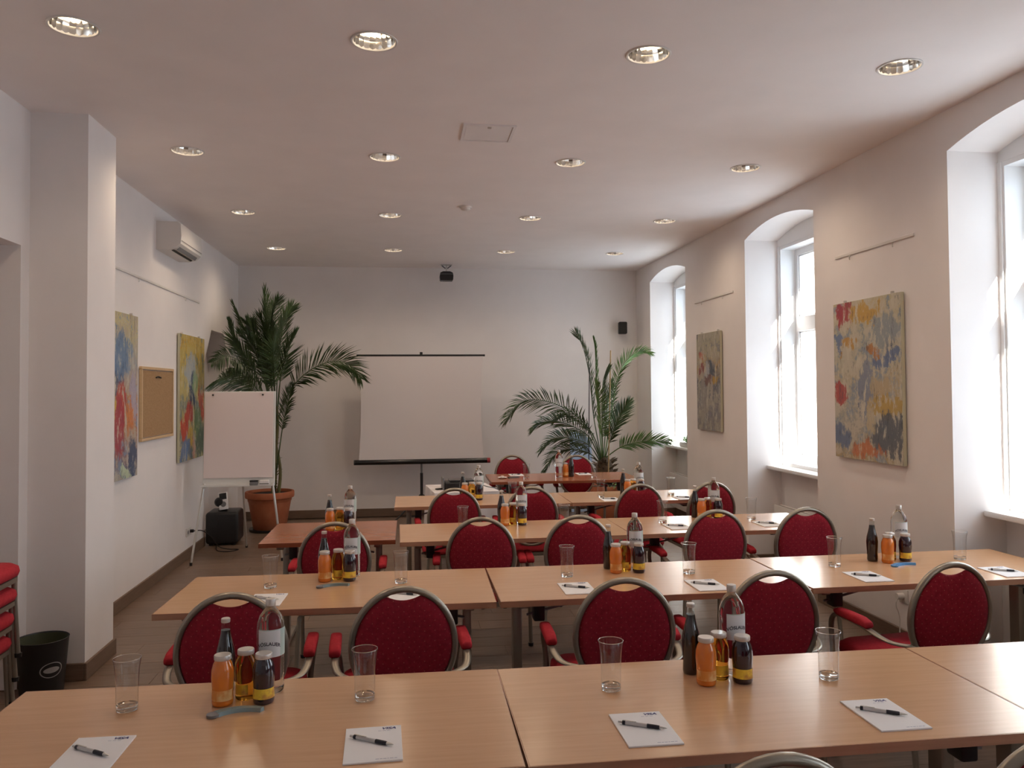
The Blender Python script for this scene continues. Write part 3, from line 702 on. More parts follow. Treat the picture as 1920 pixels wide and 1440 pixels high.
def P_pen():
    t = thing('ballpoint_pen', '', 'pen'); ry = Matrix.Rotation(PI/2, 3, 'Y'); z = .0055
    def seg(name, m, prof, n=14): B().lathe(prof, n, c=(0, 0, z), rot=ry).build(name, m, t, ang=1.2)
    seg('barrel', 'pen_body', [(.0047, -.048), (.0052, -.03), (.0052, .012)])
    seg('grip', 'pen_grip', [(.0054, .012), (.0055, .02), (.0052, .042), (.0046, .046)])
    seg('tip', 'alu', [(.0042, .046), (.0028, .058), (.0008, .066)])
    seg('collar', 'pen_grip', [(.0054, -.056), (.0055, -.048)])
    seg('push_button', 'pen_body', [(.0030, -.068), (.0032, -.056)])
    B().box(-.054, -.018, -.0014, .0014, z+.0058, z+.0072).build('clip', 'alu', t)
    return t
def P_opener(m='opener'):
    t = thing('bottle_opener', '', 'opener'); b = B(); n = 14; r0, r1 = [], []
    for k in range(n+1):
        f = PI/2 + .62 - 1.24*k/n; w = .011 - .004*(k/n)
        r0.append((.085*math.cos(f), .085*math.sin(f)-.085, w))
    rings = []
    for x, y, w in r0:
        d = Vector((x, y+.085, 0)).normalized()
        rings.append(b.ring([(x-d.x*w, y-d.y*w, 0), (x+d.x*w, y+d.y*w, 0), (x+d.x*w*.8, y+d.y*w*.8, .009), (x-d.x*w*.8, y-d.y*w*.8, .009)]))
    b.skin(rings); b.build('handle', m, t)
    B().lathe([(.012, .0002), (.014, .002), (.014, .007), (.010, .0085)], 18, c=(r0[0][0]-.006, r0[0][1]-.004, 0)).build('opener_head', 'greyplastic' if m == 'opener' else m, t)
    return t
protos = {}
def put(kind, maker, p, rz, label, group):
    if kind not in protos: protos[kind] = maker(); o = protos[kind]
    else: o = dup(protos[kind])
    o.location = p; o.rotation_euler = (0, 0, rz); o['label'] = label; o['group'] = group; return o

# tumblers, pads and pens: pixel of the base on each table top, window side first
TUMB = {1: [(1554, 1272), (1146, 1293), (684, 1311), (238, 1331)],
        2: [(1800, 1049), (1565, 1062), (1292, 1075), (1063, 1081), (752, 1093), (507, 1102)],
        3: [(1409, 974), (1242, 980), (1058, 988), (868, 992)],
        4: [(1258, 928), (1127, 932), (961, 938)]}
for r_, lst in TUMB.items():
    for k, (px, py) in enumerate(lst):
        p = U(px, py, 'z', T); put('tumbler', P_tumbler, (p.x, p.y, T), random.random()*6, 'clear tumbler on the %s, %s' % (ROW[r_], ORD[k]), 'drinking tumblers')
for px, py, w in ((1114, 895, 'beside the palm trunk'), (987, 897, 'nearer the screen')):
    p = U(px, py, 'z', T); put('tumbler', P_tumbler, (p.x, p.y, T), 0, 'clear tumbler on the reddish presenter table, ' + w, 'drinking tumblers')
PADS = {1: [((1658, 1341), 0), ((1209, 1368), .0), ((700, 1397), .03), ((172, 1417), -.02)],
        2: [((1885, 1073), .0), ((1627, 1082), .0), ((1325, 1098), .0), ((1082, 1104), .0), ((760, 1117), .0), ((500, 1126), -.04)],
        3: [((1440, 983), .0), ((1270, 988), .0), ((1092, 998), .0), ((905, 1003), .0)],
        4: [((1283, 934), .0), ((1144, 937), .0), ((1003, 943), .0), ((856, 946), .0)]}
for r_, lst in PADS.items():
    for k, ((px, py), rz) in enumerate(lst):
        p = U(px, py, 'z', T)
        put('pad', P_pad, (p.x, p.y, T), rz, 'white notepad on the %s, %s' % (ROW[r_], ORD[k]), 'white notepads')
        put('pen', P_pen, (p.x-.004, p.y+.006, T+.0046), -.50+random.uniform(-.08, .08), 'pen on the notepad, %s, %s' % (ROW[r_], ORD[k]), 'ballpoint pens')
for px, py, w in ((1094, 889, 'beside the palm trunk'), (968, 891, 'nearer the screen')):
    p = U(px, py, 'z', T)
    put('pad', P_pad, (p.x, p.y, T), PI, 'white notepad on the reddish presenter table, ' + w, 'white notepads')
    put('pen', P_pen, (p.x, p.y, T+.0046), .4, 'pen on the presenter notepad ' + w, 'ballpoint pens')
# drink clusters: pixel of the orange bottle's base
LAY = {'cola': (-.012, .100), 'orange': (0, 0), 'apple': (.060, .041), 'currant': (.119, -.004), 'water': (.124, .089)}
MK = {'cola': ('cola_bottle', P_cola, 'dark cola bottle'), 'orange': ('orange_juice', lambda: P_juice('orange_juice_bottle', 'orange', 'label_orange'), 'small orange juice bottle'),
      'apple': ('apple_juice', lambda: P_juice('apple_juice_bottle', 'apple', 'label_yellow', (-PI/2-.9, -PI/2+.6)), 'small amber juice bottle'),
      'currant': ('currant_juice', lambda: P_juice('currant_juice_bottle', 'currant', 'label_yellow'), 'small dark juice bottle'), 'water': ('water', P_water, 'tall clear water bottle')}
def cluster(px, py, where, jit=.004, lay=LAY):
    p = U(px, py, 'z', T)
    for k, (dx, dy) in lay.items():
        nm, mk, txt = MK[k]
        put(nm, mk, (p.x+dx+random.uniform(-jit, jit)*.3, p.y+dy+random.uniform(-jit, jit)*.3, T), random.uniform(-.25, .25), '%s on the %s' % (txt, where), txt + 's')
cluster(1324, 1282, ROW[1] + ', window-side cluster'); cluster(417, 1320, ROW[1] + ', pillar-side cluster')
cluster(1665, 1055, ROW[2] + ', window-side cluster', lay={'cola': (-.055, .055), 'orange': (0, 0), 'apple': (.050, .060), 'currant': (.115, .022), 'water': (.138, .110)})
cluster(1155, 1074, ROW[2] + ', middle cluster'); cluster(609, 1090, ROW[2] + ', pillar-side cluster')
cluster(1316, 974, ROW[3] + ', window-side cluster'); cluster(947, 985, ROW[3] + ', pillar-side cluster')
cluster(619, 995, 'small reddish brown table')
cluster(1177, 931, ROW[4] + ', window-side cluster'); cluster(872, 938, ROW[4] + ', pillar-side cluster')
cluster(1057, 894, 'reddish presenter table', lay={'water': (-.050, -.002), 'orange': (.022, .01), 'cola': (.085, .01)})
for px, py, m_, lab in ((445, 1336, 'opener', 'grey curved bottle opener on the ' + ROW[1]), (626, 1099, 'opener', 'grey curved bottle opener on the ' + ROW[2]), (1693, 1060, 'opener_blue', 'blue curved bottle opener on the ' + ROW[2])):
    p = U(px, py, 'z', T); put('op_'+m_, lambda: P_opener(m_), (p.x+.005, p.y+.01, T), .12, lab, 'bottle openers').scale = (1.28, 1.28, 1.28)
# small things on the presenter table
p = U(942, 897, 'z', T)
d_ = thing('saucer', 'small white saucer on the reddish presenter table', 'saucer', (p.x, p.y, T)); B().lathe([(.022, 0), (.03, .003), (.05, .012), (.049, .014), (.028, .006), (.0, .005)][:5], 24).build('dish', 'paper', d_); B().lathe([(.02, .006), (.022, .02), (.012, .028)], 16).build('sweets', 'lid', d_)
p = U(963, 896, 'z', T)
d_ = thing('pen_case', 'small flat black case on the reddish presenter table', 'case', (p.x, p.y, T), .3); B().box(-.06, .06, -.025, .025, 0, .012, bev=.004, seg=2).build('case_body', 'black', d_); B().box(-.06, .06, -.0255, -.024, .005, .007).build('zip', 'alu', d_)

# ================================================================== PROJECTOR TABLE
ct = thing('projector_table', 'small table under a white cloth between the presenter table and the nearest beech row', 'table', (.525, 7.80, 0), .10)
hx, hy, zt = .30, .33, .715
for sx in (-1, 1):
    for sy in (-1, 1): B().box(sx*(hx-.04)-.02, sx*(hx-.04)+.02, sy*(hy-.04)-.02, sy*(hy-.04)+.02, 0, zt-.025).build('leg', 'metal', ct)
B().box(-hx, hx, -hy, hy, zt-.025, zt).build('tabletop', 'beech', ct, smooth=False)
tag(ct, 'small table hidden under a white cloth beside the presenter table', 'table')
b = B(); n = 88; rings = []
def clothring(z, amp):
    ps = []
    for k in range(n):
        f = k/n*4; e = int(f); q = f-e; w = amp*math.sin(k*2*PI/11)*(1 if amp else 0)
        X, Y = hx+.004, hy+.004
        p = [(-X+2*X*q, -Y), (X, -Y+2*Y*q), (X-2*X*q, Y), (-X, Y-2*Y*q)][e]; o = [(0, -1), (1, 0), (0, 1), (-1, 0)][e]
        ps.append((p[0]+o[0]*(w+amp*.8), p[1]+o[1]*(w+amp*.8), z))
    return ps
for z, a in ((.28, .018), (.5, .011), (.66, .004), (zt+.0015, .0008), (zt+.003, 0)): rings.append(b.ring(clothring(z, a)))
b.skin(rings, True, False, True)
clo = b.build('tablecloth', 'cloth', None, ang=.9); clo.location = ct.location; clo.rotation_euler = ct.rotation_euler
tag(clo, 'white cloth hanging over the projector table', 'tablecloth')
zc = zt+.0032
pj = thing('projector', 'black data projector standing on the white cloth', 'projector', (.50, 7.72, zc), .06)
B().box(-.145, .145, -.11, .11, .012, .075, bev=.014, seg=3).build('body', 'black', pj)
B().box(-.10, .13, -.10, .09, .0752, .092, bev=.006, seg=2).build('top_cover', 'black_gloss', pj)
B().lathe([(.034, 0), (.036, .02), (.03, .024), (.02, .018)], 20, c=(.06, .108, .045), rot=Matrix.Rotation(-PI/2, 3, 'X')).build('lens', 'black_gloss', pj)
B().box(-.165, -.148, -.075, .095, .004, .115, bev=.004).build('side_flap', 'greyplastic', pj)
for sx in (-1, 1): B().lathe([(.01, 0), (.012, .013)], 10, c=(sx*.11, -.07, 0)).build('foot', 'black', pj)
p = U(825, 913, 'z', zc)
rm = thing('remote_control', 'small black remote control on the white cloth', 'remote', (.325, 7.70, zc), .5); B().box(-.055, .055, -.02, .02, 0, .014, bev=.005, seg=2).build('shell', 'black', rm); B().box(-.045, .01, -.012, .012, .0142, .0152).build('keys', 'greyplastic', rm)
c_ = B().tube(spline([(.648, 7.70, zc+.04), (.70, 7.64, zc+.045), (.76, 7.60, zc+.03), (.835, 7.62, zc+.01), (.868, 7.62, zc-.02), (.872, 7.60, zc-.12), (.874, 7.59, .35)], 40), .005, 6).build('projector_cable', 'greyplastic')
tag(c_, 'grey cable from the projector hanging over the cloth edge', 'cable')

# ================================================================== PROJECTION SCREEN
SY = 10.40
ps = thing('projection_screen', 'white tripod projection screen with a black lower case', 'projection screen', (.205, SY, 0))
x0, x1, z0, z1 = -.805, .785, .775, 2.098
b = B(); rows = []
for k in range(17):
    f = k/16; z = z0+(z1-z0)*f; inset = .030*math.sin(PI*f)**.8
    rows.append([(x0-.0+inset + (x1-x0-2*inset)*q/12, -.006, z) for q in range(13)])
b.skin([b.ring(r) for r in rows], False, False, False); fab = b.build('fabric', 'screen', ps, ang=1.2)

B().tube([(x0-.025, 0, z1+.012), (x1+.025, 0, z1+.012)], .013, 10).build('top_bar', 'black', ps)
B().tube([(x0-.045, 0, z0-.025), (x1+.045, 0, z0-.025)], .033, 14).build('case_tube', 'black_gloss', ps)
B().tube([(x1+.045, 0, z0-.025), (x1+.085, 0, z0-.025)], .033, 14).build('end_cap', 'palered', ps)
B().tube([(x0-.06, 0, z0-.025), (x0-.045, 0, z0-.025)], .033, 14).build('end_cap', 'black', ps)
B().tube([(-.012, .045, .42), (-.012, .045, 2.14)], .013, 10).build('pole', 'greyplastic', ps)
B().tube([(-.012, .045, .13), (-.012, .045, .60)], .019, 10).build('pole_sleeve', 'black', ps)
B().box(-.03, .006, -.01, .06, z1+.02, z1+.055, bev=.004).build('hanger_hook', 'black', ps)
B().box(-.035, .011, .02, .07, z0-.06, z0+.02, bev=.006).build('case_bracket', 'black', ps)
for f in (PI/2, PI/2+2*PI/3, PI/2-2*PI/3):
    l_ = B().tube([(-.012+.02*math.cos(f), .045+.02*math.sin(f), .32), (-.012+.40*math.cos(f), .045+.40*math.sin(f)*.9, .012)], .011, 8).build('leg', 'black', ps)
    B().lathe([(.014, 0), (.016, .024)], 10, c=(-.012+.40*math.cos(f), .045+.40*math.sin(f)*.9, 0)).build('rubber_foot', 'black', l_)

# ================================================================== FLIPCHART
fc = thing('flipchart', 'white flipchart easel with a blank paper pad beside the left palm', 'flipchart', (-1.635, 8.22, 0), -.04)
tag(fc, 'white flipchart easel with a blank paper pad before the terracotta pot', 'flipchart')
tilt = Matrix.Rotation(math.radians(-3), 4, 'X'); piv = (0, 0, .75)
B().box(-.345, .345, .0, .022, .735, 1.665, bev=.004, rot=tilt, piv=piv).build('board', 'flip_board', fc)
B().box(-.335, .325, -.012, -.001, .815, 1.655, rot=tilt, piv=piv).build('paper_pad', 'flip', fc, smooth=False)
B().box(-.345, .345, -.055, .012, .732, .742, bev=.003, rot=tilt, piv=piv).build('tray', 'flip_board', fc)
B().box(-.345, .345, -.057, -.052, .732, .756, bev=.002, rot=tilt, piv=piv).build('tray_lip', 'flip_board', fc)
for x in (-.255, .225): B().tube([(x, .018, 1.63), (x, .036, 1.63)], .008, 10).build('clamp_knob', 'black', fc)
LT = {0: ((-.33, .005, .76), (-.405, -.16, .012)), 1: ((.325, .005, .76), (.425, -.03, .012)), 2: ((-.02, .06, 1.5), (-.085, .70, .012))}
for k, (a, c) in LT.items():
    l_ = B().tube([a, c], .011, 8).build('leg', 'alu', fc)
    B().lathe([(.013, 0), (.014, .03)], 10, c=(c[0], c[1], 0)).build('rubber_foot', 'black', l_)
er = thing('board_eraser', 'dark felt eraser lying on the flipchart tray', 'eraser', (-1.475, 8.165, .7445), -.04); B().box(-.045, .035, -.015, .015, 0, .034, bev=.004).build('felt', 'greyplastic', er); B().box(-.045, .035, -.016, .016, .0345, .05, bev=.003).build('grip', 'black', er)
mk = thing('marker_box', 'small white marker box on the flipchart tray', 'box', (-1.38, 8.162, .7445), -.04); B().box(-.045, .045, -.014, .014, 0, .05, bev=.003).build('carton', 'paper', mk); B().box(-.045, .045, -.0148, -.0142, .012, .02).build('stripe', 'greyplastic', mk)

# ================================================================== SUBWOOFER AND PLAYER DOCK
sb = thing('subwoofer', 'black bass speaker box on the floor by the flipchart', 'speaker', (-1.983, 9.24, 0), .03)
B().box(-.17, .17, -.19, .19, .018, .36, bev=.035, seg=4).build('cabinet', 'black', sb)
B().lathe([(.045, -.003), (.050, 0), (.038, .012), (.036, .07)], 24, c=(-.075, -.188, .245), rot=Matrix.Rotation(-PI/2, 3, 'X'), cap0=False).build('bass_port', 'dark_slot', sb)
for sx in (-1, 1):
    for sy in (-1, 1): B().lathe([(.02, 0), (.022, .02)], 12, c=(sx*.12, sy*.14, 0)).build('foot', 'black', sb)
dk = thing('player_dock', 'round black player dock standing on the bass speaker', 'speaker dock', (-1.995, 9.19, .3602), .1)
B().lathe([(.05, 0), (.052, .006), (.02, .018), (.014, .05)], 20, c=(.0, 0, 0)).build('stand', 'black', dk)
B().lathe([(.005, -.05), (.035, -.042), (.052, -.015), (.052, .015), (.035, .042), (.005, .05)], 20, c=(-.035, .0, .095), rot=Matrix.Rotation(PI/2, 3, 'X')).build('speaker_ball', 'black', dk)
B().box(-.005, .055, -.03, .0, .012, .05, bev=.006).build('cradle', 'black', dk)
mp_ = thing('music_player', 'small white music player with dark screen propped in the dock', 'music player', (-1.972, 9.145, .376), -.05)
mp_.scale = (1.4, 1.4, 1.4)
tl = Matrix.Rotation(math.radians(-14), 4, 'X') @ Matrix.Rotation(math.radians(-8), 4, 'Y')
B().box(-.035, .035, -.008, .002, 0, .135, bev=.004, seg=2, rot=tl, piv=(0, 0, 0)).build('case', 'paper', mp_)
B().box(-.027, .027, -.0095, -.0082, .080, .128, rot=tl, piv=(0, 0, 0)).build('display', 'black_gloss', mp_)
b = B(); b.lathe([(.021, 0), (.021, .0012), (.008, .0013), (.008, .0002)], 20, rot=Matrix.Rotation(PI/2, 3, 'X')); wv = tl @ Vector((0, -.0085, .042)); w_ = b.build('click_wheel', 'greyplastic', mp_); w_.location = wv; w_.rotation_euler = tl.to_euler()

# ================================================================== WALL SPEAKERS
def wall_speaker(p, w, h, label, rz):
    s_ = thing('wall_speaker', label, 'speaker', p, rz, 'small black wall speakers')
    B().box(-w/2, w/2, -.19, -.07, -h/2, h/2, bev=.016, seg=3).build('cabinet', 'black', s_)
    B().box(-w/2+.012, w/2-.012, -.194, -.189, -h/2+.012, h/2-.012, bev=.002).build('grille', 'dark_slot', s_)
    B().tube([(0, -.075, 0), (0, -.03, .0), (0, 0, 0)], .012, 8).build('bracket_arm', 'black', s_)
    B().box(-.025, .025, -.008, 0, -.04, .04, bev=.002).build('bracket_plate', 'black', s_)
q = U(472, 609, 'y', YB-.13); wall_speaker((q.x, YB, q.z), .125, .175, 'small black speaker on the back wall behind the taller palm', 0)
q = U(1170, 615, 'y', YB-.13); wall_speaker((q.x, YB, q.z), .115, .165, 'small black speaker on the back wall near the window corner', -.15)
q = U(837, 518, 'y', 10.55)
s_ = thing('ceiling_speaker', 'black speaker hanging from the ceiling above the projection screen', 'speaker', (q.x, 10.55, q.z))
b = B(); pr = [(-.085, -.05), (-.075, -.062), (.075, -.062), (.085, -.05), (.088, .0), (.080, .04), (.045, .056), (-.045, .056), (-.080, .04), (-.088, .0)]
b.prism(pr, 'y', -.07, .07); b.build('cabinet', 'black', s_)
B().box(-.088, .088, -.0725, -.070, .018, .024).build('trim_line', 'greyplastic', s_); B().box(-.075, .075, -.073, -.070, -.055, .012, bev=.001).build('grille', 'dark_slot', s_)
hz = H-q.z
B().tube([(0, 0, .05), (0, 0, hz-.008)], .010, 8).build('hanger_rod', 'alu', s_)
B().box(-.075, .075, -.025, .025, hz-.010, hz, bev=.003).build('ceiling_bracket', 'alu', s_)
for sx in (-1, 1): B().tube([(sx*.012, 0, hz-.05), (sx*.06, 0, hz-.012)], .008, 8).build('bracket_strut', 'greyplastic', s_)

# ================================================================== PALMS
def frond(parent, pts, leaf=.28, n=46, start=.22, close=0., droop=.25, seed=0, rad=.008, m='leaf', dens=1., roll=0.):
    """one pinnate leaf: tapering rachis with folded leaflets on both sides"""
    rnd = random.Random(seed); cur = spline(pts, 60); k = len(cur)
    b = B(); b.tube(cur[::3], [rad*(1-.85*i/20) for i in range(21)], 6)
    bm = b.bm; fi = []
    lay = bm.faces
    for i in range(int(n*dens)):
        f = start+(1-start)*(i+.5)/(n*dens); q = f*(k-1); a = min(int(q), k-2); p = cur[a].lerp(cur[a+1], q-a)
        t = (cur[min(a+2, k-1)]-cur[max(a-1, 0)]).normalized()
        ref = Vector((0, 0, 1)) if abs(t.z) < .9 else Vector((0, -1, 0))
        sd_ = t.cross(ref).normalized(); nr = sd_.cross(t).normalized(); qr = Matrix.Rotation(roll, 3, t); sd_ = qr @ sd_; nr = qr @ nr
        tt = (f-start)/(1-start); ln = leaf*(.45+.9*math.sin(PI*min(1, tt*.80+.16)))*rnd.uniform(.85, 1.1)*(1-.25*tt)
        for s in (-1, 1):
            ang = (.95-.55*tt)*(1-close)+rnd.uniform(-.12, .12)
            d = (t*math.cos(ang) + sd_*s*math.sin(ang) + nr*(.22+rnd.uniform(-.15, .15))).normalized()
            w = .0085*(1-.3*tt); up_ = nr*.006
            mid = p + d*ln*.5 + Vector((0, 0, -droop*.10*ln)); tip = p + d*ln + Vector((0, 0, -droop*ln*.55))
            wv = d.cross(nr).normalized()*w
            v0 = bm.verts.new(p-wv*.5); v1 = bm.verts.new(p+wv*.5); vm0 = bm.verts.new(mid-wv+up_); vm1 = bm.verts.new(mid+wv+up_); vc = bm.verts.new(mid-nr*.002); vt = bm.verts.new(tip)
            for fc_ in ((v0, vc, vm0), (v0, v1, vc), (v1, vm1, vc), (vm0, vc, vt), (vc, vm1, vt)): bm.faces.new(fc_)
    me = b.mesh('frond', False); return link('frond', me, m, parent)
def fpx(lst, y0): return [U(px, py, 'y', y0+dy) for px, py, dy in lst]
def pot(parent, c, rt, rb, h, mm='terracotta'):
    o = B().lathe([(rb, 0), (rb+.005, .004), (rt*.86, h*.72), (rt*.865, h*.735), (rt*.885, h*.75), (rt*.90, h*.82), (rt*.985, h*.84), (rt, h*.87), (rt, h*.98), (rt*.985, h), (rt*.90, h), (rt*.87, h*.93)], 44, c=c, cap1=False).build('pot', mm, parent, ang=.8)
    B().lathe([(rt*.875, h*.92), (rt*.3, h*.935), (.01, h*.935)], 32, c=c, cap0=False).build('soil', 'soil', parent)
    return o
pl = thing('potted_palm', 'tall bushy palm in a terracotta pot beside the flipchart', 'palm', (-1.625, 9.98, 0), 0, 'potted palms')
loc0 = Vector((-1.625, 9.98, 0))
def local(lst): return [p-loc0 for p in lst]
B().lathe([(.235, .0), (.24, .03), (.225, .032), (.20, .022)], 36).build('saucer', 'black', pl)
pot(pl, (0, 0, .022), .285, .185, .445)
for k, (ang, sp) in enumerate(((.3, .03), (2.2, .045), (4.0, .05))):
    x, y = sp*math.cos(ang), sp*math.sin(ang)
    tp = U(516+6*k-6, 800, 'y', 9.95)-loc0
    pth = spline([(x+.07, y, .40), (x+.09, y, .75), (tp.x, tp.y+y, tp.z), (tp.x-.01, tp.y+y, tp.z+.25)], 20)
    B().tube(pth, [.022-.0005*i for i in range(21)], 8).build('stem', 'stem', pl)
b = B()                                              # old leaf bases along the stem
rnd = random.Random(3)
for k in range(22):
    z = .48+k*.035; a = rnd.uniform(0, 2*PI); px_ = .085-.02*(k/22)
    b.tube([(px_, 0, z), (px_+.035*math.cos(a), .035*math.sin(a), z+.03), (px_+.07*math.cos(a), .07*math.sin(a), z+.035)], [.007, .005, .0015], 5)
b.build('leaf_stubs', 'stem', pl)
LEFT = [([(519, 860, 0), (521, 790, 0), (541, 738, -.05), (566, 706, -.1), (598, 685, -.15), (630, 677, -.2), (658, 686, -.25), (677, 710, -.28)], .31, .0, .30),
        ([(517, 800, 0), (512, 700, .05), (503, 620, .05), (496, 542, .05)], .24, .45, .1),
        ([(517, 800, 0), (521, 690, -.05), (532, 610, -.1), (548, 575, -.15)], .24, .25, .1),
        ([(518, 790, 0), (526, 710, -.1), (541, 655, -.2), (556, 625, -.3)], .24, .3, .1),
        ([(512, 780, -.1), (490, 690, -.3), (462, 625, -.45), (437, 566, -.5)], .15, .65, .1),
        ([(508, 780, -.1), (475, 690, -.4), (440, 640, -.6), (428, 600, -.65)], .17, .45, .15),
        ([(508, 780, -.1), (475, 700, -.45), (430, 668, -.95), (396, 680, -1.3)], .22, .0, .5),
        ([(506, 790, -.1), (470, 730, -.5), (430, 708, -1.0), (400, 722, -1.35)], .24, .0, .5),
        ([(512, 790, 0), (495, 690, -.1), (478, 630, -.2), (462, 605, -.2)], .25, .15, .1),
        ([(516, 790, .05), (507, 680, .15), (508, 600, .2), (520, 560, .22)], .26, .2, .1),
        ([(514, 790, 0), (492, 700, -.2), (472, 650, -.4), (447, 625, -.55)], .24, .1, .2),
        ([(518, 800, .1), (526, 700, .25), (525, 630, .35), (535, 590, .4)], .25, .2, .1),
        ([(514, 800, -.05), (500, 720, -.35), (490, 670, -.6), (480, 640, -.75)], .26, .1, .2),
        ([(516, 800, -.05), (515, 720, -.4), (512, 660, -.7), (516, 630, -.8)], .26, .1, .2),
        ([(516, 805, 0), (508, 715, -.15), (498, 640, -.25), (488, 590, -.3)], .26, .2, .1),
        ([(514, 805, 0), (485, 735, -.35), (458, 705, -.6), (440, 690, -.75)], .26, .0, .4),
        ([(518, 805, 0), (514, 705, .0), (507, 630, -.05), (514, 572, -.05)], .27, .3, .1),
        ([(517, 805, 0), (503, 725, .1), (487, 675, .2), (470, 650, .2)], .25, .1, .2),
        ([(519, 880, 0), (530, 800, -.15), (541, 752, -.2), (549, 722, -.22)], .17, .1, .3)]
for k, (pp, lf, cl, dr) in enumerate(LEFT): frond(pl, local(fpx(pp, 9.95)), lf, 44 if k else 62, .30 if k else .34, cl, dr, 100+k, roll=1.15 if k == 0 else random.Random(k).uniform(.5, 1.3)*(1 if k % 2 else -1))
# right palm
pr_ = thing('potted_palm', 'spreading palm with a short thick trunk in the window corner', 'palm', (2.47, 9.92, 0), 0, 'potted palms'); loc0 = Vector((2.47, 9.92, 0))
pot(pr_, (0, 0, 0), .27, .18, .46)
b = B(); pf = [(.06, .40), (.085, .48), (.105, .56), (.112, .64), (.10, .72), (.07, .78), (.03, .82)]
b.lathe(pf, 24); b.build('trunk', 'trunk', pr_)
b = B(); rnd = random.Random(5)
for k in range(60):
    a = rnd.uniform(0, 2*PI); z = rnd.uniform(.45, .76); r_ = .10
    b.tube([(r_*math.cos(a)*.9, r_*math.sin(a)*.9, z), ((r_+.025)*math.cos(a), (r_+.025)*math.sin(a), z+.03), ((r_+.055+rnd.uniform(0, .03))*math.cos(a), (r_+.055)*math.sin(a), z+.045)], [.013, .010, .003], 5)
b.build('leaf_bases', 'trunk', pr_)
RIGHT = [([(1128, 865, 0), (1112, 815, -.15), (1075, 775, -.3), (1040, 757, -.45), (1010, 750, -.55), (982, 752, -.62), (962, 770, -.66), (948, 790, -.68)], .24, 0, .35, 'leaf'),
         ([(1127, 865, 0), (1105, 820, -.2), (1075, 800, -.4), (1045, 790, -.55), (1018, 792, -.65), (1000, 806, -.7)], .22, .05, .3, 'leaf'),
         ([(1127, 868, 0), (1105, 835, -.2), (1072, 822, -.35), (1040, 822, -.45), (1014, 846, -.5)], .20, 0, .35, 'leaf'),
         ([(1126, 870, 0), (1105, 850, .1), (1070, 842, .2), (1042, 852, .25), (1022, 882, .25)], .20, 0, .4, 'leaf'),
         ([(1128, 862, 0), (1113, 780, .1), (1106, 710, .15), (1094, 655, .2), (1079, 622, .2)], .23, .1, .1, 'leaf'),
         ([(1129, 862, 0), (1119, 740, .05), (1116, 660, .05), (1112, 634, .05)], .10, .8, 0, 'leaf2'),
         ([(1130, 862, 0), (1129, 780, -.1), (1130, 720, -.2), (1138, 690, -.25)], .23, .1, .1, 'leaf'),
         ([(1131, 862, 0), (1127, 800, -.25), (1122, 750, -.45), (1118, 720, -.55)], .22, .05, .1, 'leaf2'),
         ([(1133, 862, 0), (1147, 770, .0), (1158, 710, -.05), (1176, 675, -.1), (1200, 660, -.15), (1221, 663, -.2)], .17, .2, .2, 'leaf2'),
         ([(1133, 864, 0), (1148, 815, -.1), (1163, 780, -.2), (1180, 752, -.3)], .20, .15, .1, 'leaf'),
         ([(1133, 860, 0), (1165, 838, -.2), (1200, 829, -.35), (1232, 827, -.45), (1258, 830, -.5)], .18, 0, .15, 'leaf2'),
         ([(1131, 862, 0), (1136, 800, .1), (1140, 750, .2), (1146, 715, .25)], .2, .15, .1, 'leaf'),
         ([(1128, 864, 0), (1108, 815, .2), (1085, 790, .3), (1062, 778, .35), (1040, 790, .35)], .2, 0, .3, 'leaf')]
for k, (pp, lf, cl, dr, mm) in enumerate(RIGHT): frond(pr_, [p-loc0 for p in fpx(pp, 9.90)], lf, 44, .22, cl, dr, 300+k, m=mm, roll=(.95, .7, .9, .7, 1.2, .9, 1.2, -.9, -1.0, -.9, -.9, .8, .7)[k])
def stake(px0, py0, px1, y, r, m, lab):
    a, c = U(px0, py0, 'y', y), U(px1, 880, 'y', y); d = (c-a); e = a + d*((a.z-.36)/(a.z-c.z))
    o = B().tube([e, a.lerp(e, .5), a], r, 8).build('plant_stake', m); tag(o, lab, 'plant stake', 'palm stakes')
stake(1145, 657, 1141, 9.80, .008, 'cane', 'pale bamboo stake standing in the pot of the spreading palm')
stake(1105, 690, 1104, 9.86, .006, 'black', 'thin dark stake standing in the pot of the spreading palm')
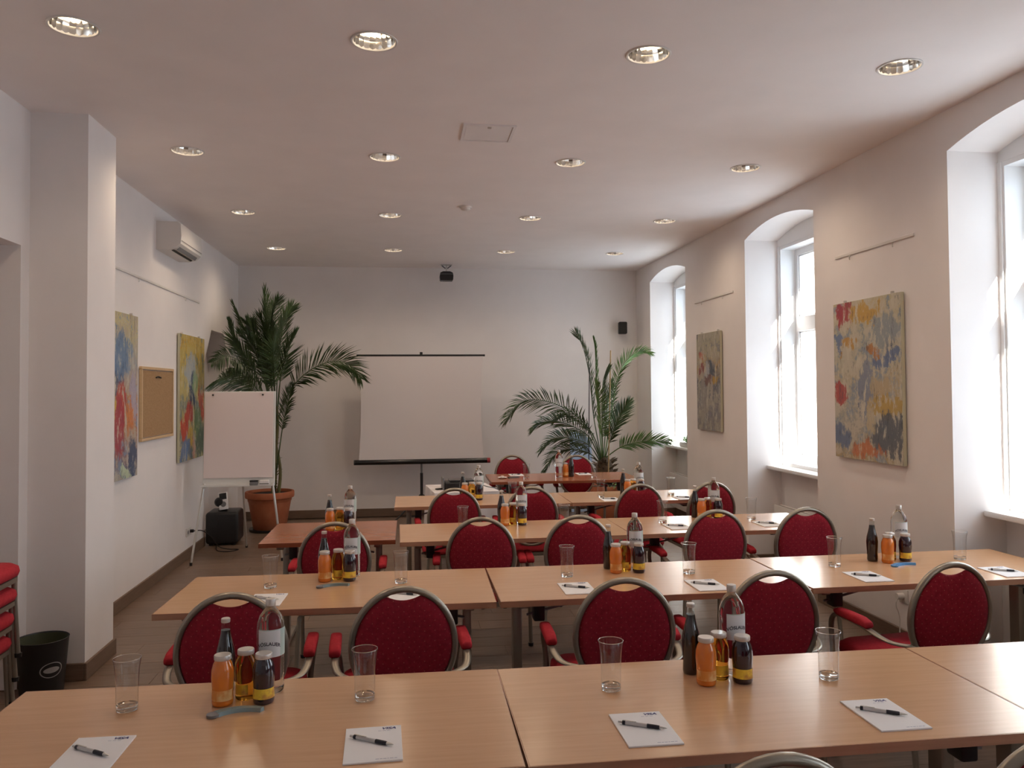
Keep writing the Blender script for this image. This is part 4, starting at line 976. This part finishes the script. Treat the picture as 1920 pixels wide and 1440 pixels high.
def arching(name, label, cat, loc, nl, ln, w, m, seed, spread=1., potm=None, leafname='leaf'):
    t = thing(name, label, cat, loc); rnd = random.Random(seed)
    for k in range(nl):
        a = rnd.uniform(0, 2*PI); l_ = ln*rnd.uniform(.6, 1.1); up_ = rnd.uniform(.5, 1.1); d = Vector((math.cos(a), math.sin(a), 0))
        P_ = spline([(0, 0, 0), d*l_*.25*spread+Vector((0, 0, l_*.45*up_)), d*l_*.6*spread+Vector((0, 0, l_*.5*up_)), d*l_*spread+Vector((0, 0, l_*.12*up_))], 8)
        s_ = d.cross(Vector((0, 0, 1))); b = B(); r0 = []
        for i, p in enumerate(P_):
            ww = w*math.sin(PI*min(1, (i+1.2)/9.2)); r0.append(b.ring([p-s_*ww, p-Vector((0, 0, ww*.4)), p+s_*ww]))
        b.skin(r0, False, False, False); o = b.build(leafname, m, t, ang=1.2)
    return t
sp_ = arching('spider_plant', 'small arching spider plant at the foot of the spreading palm', 'plant', (2.60, 9.70, .43), 26, .26, .009, 'leaf2', 11)
sl = thing('sill_planter', '', 'plant', (3.46, 9.62, .935))
bpy.data.objects.remove(sl)
sl = arching('sill_plant', 'low trailing green plant in a white trough on the window sill', 'plant', (3.45, 9.55, .995), 30, .15, .012, 'leaf2', 21, 1.1)
B().box(-.05, .05, -.22, .22, -.059, -.002, bev=.008, seg=2).build('trough', 'white_plastic', sl)
for dy in (-.14, .14):
    for k in range(8):
        pass
rnd = random.Random(4); b = B()
for k in range(70):
    a = rnd.uniform(0, 2*PI); c = Vector((rnd.uniform(-.05, .05), rnd.uniform(-.21, .21), 0)); d = Vector((math.cos(a), math.sin(a), rnd.uniform(.4, 1.2))).normalized(); l_ = rnd.uniform(.04, .13); s_ = d.cross(Vector((0, 0, 1))).normalized()*.010
    b.quad(c, c+d*l_*.6+s_, c+d*l_, c+d*l_*.6-s_)
b.build('foliage', 'leaf2', sl, smooth=False)
# pale blue board leaning on the back wall behind the presenter chair
q = U(1088, 845, 'y', YB-.10)
pb = thing('leaning_board', 'pale blue round-topped board leaning on the wall behind the spreading palm', 'board', (q.x, YB-.10, 0))
b = B(); pr = [(-.13, 0), (.17, 0), (.17, .88), (.13, .99), (.04, 1.06), (-.06, 1.08), (-.13, 1.07)]
r0 = b.ring([(x, -.012+.07*z, z) for x, z in pr]); r1 = b.ring([(x, .0+.07*z, z) for x, z in pr]); b.skin([r0, r1]); b.build('panel', 'paleblue', pb, smooth=False)
B().box(-.13, .17, .045, .049, .91, .925, rot=None).build('cross_seam', 'white_plastic', pb)
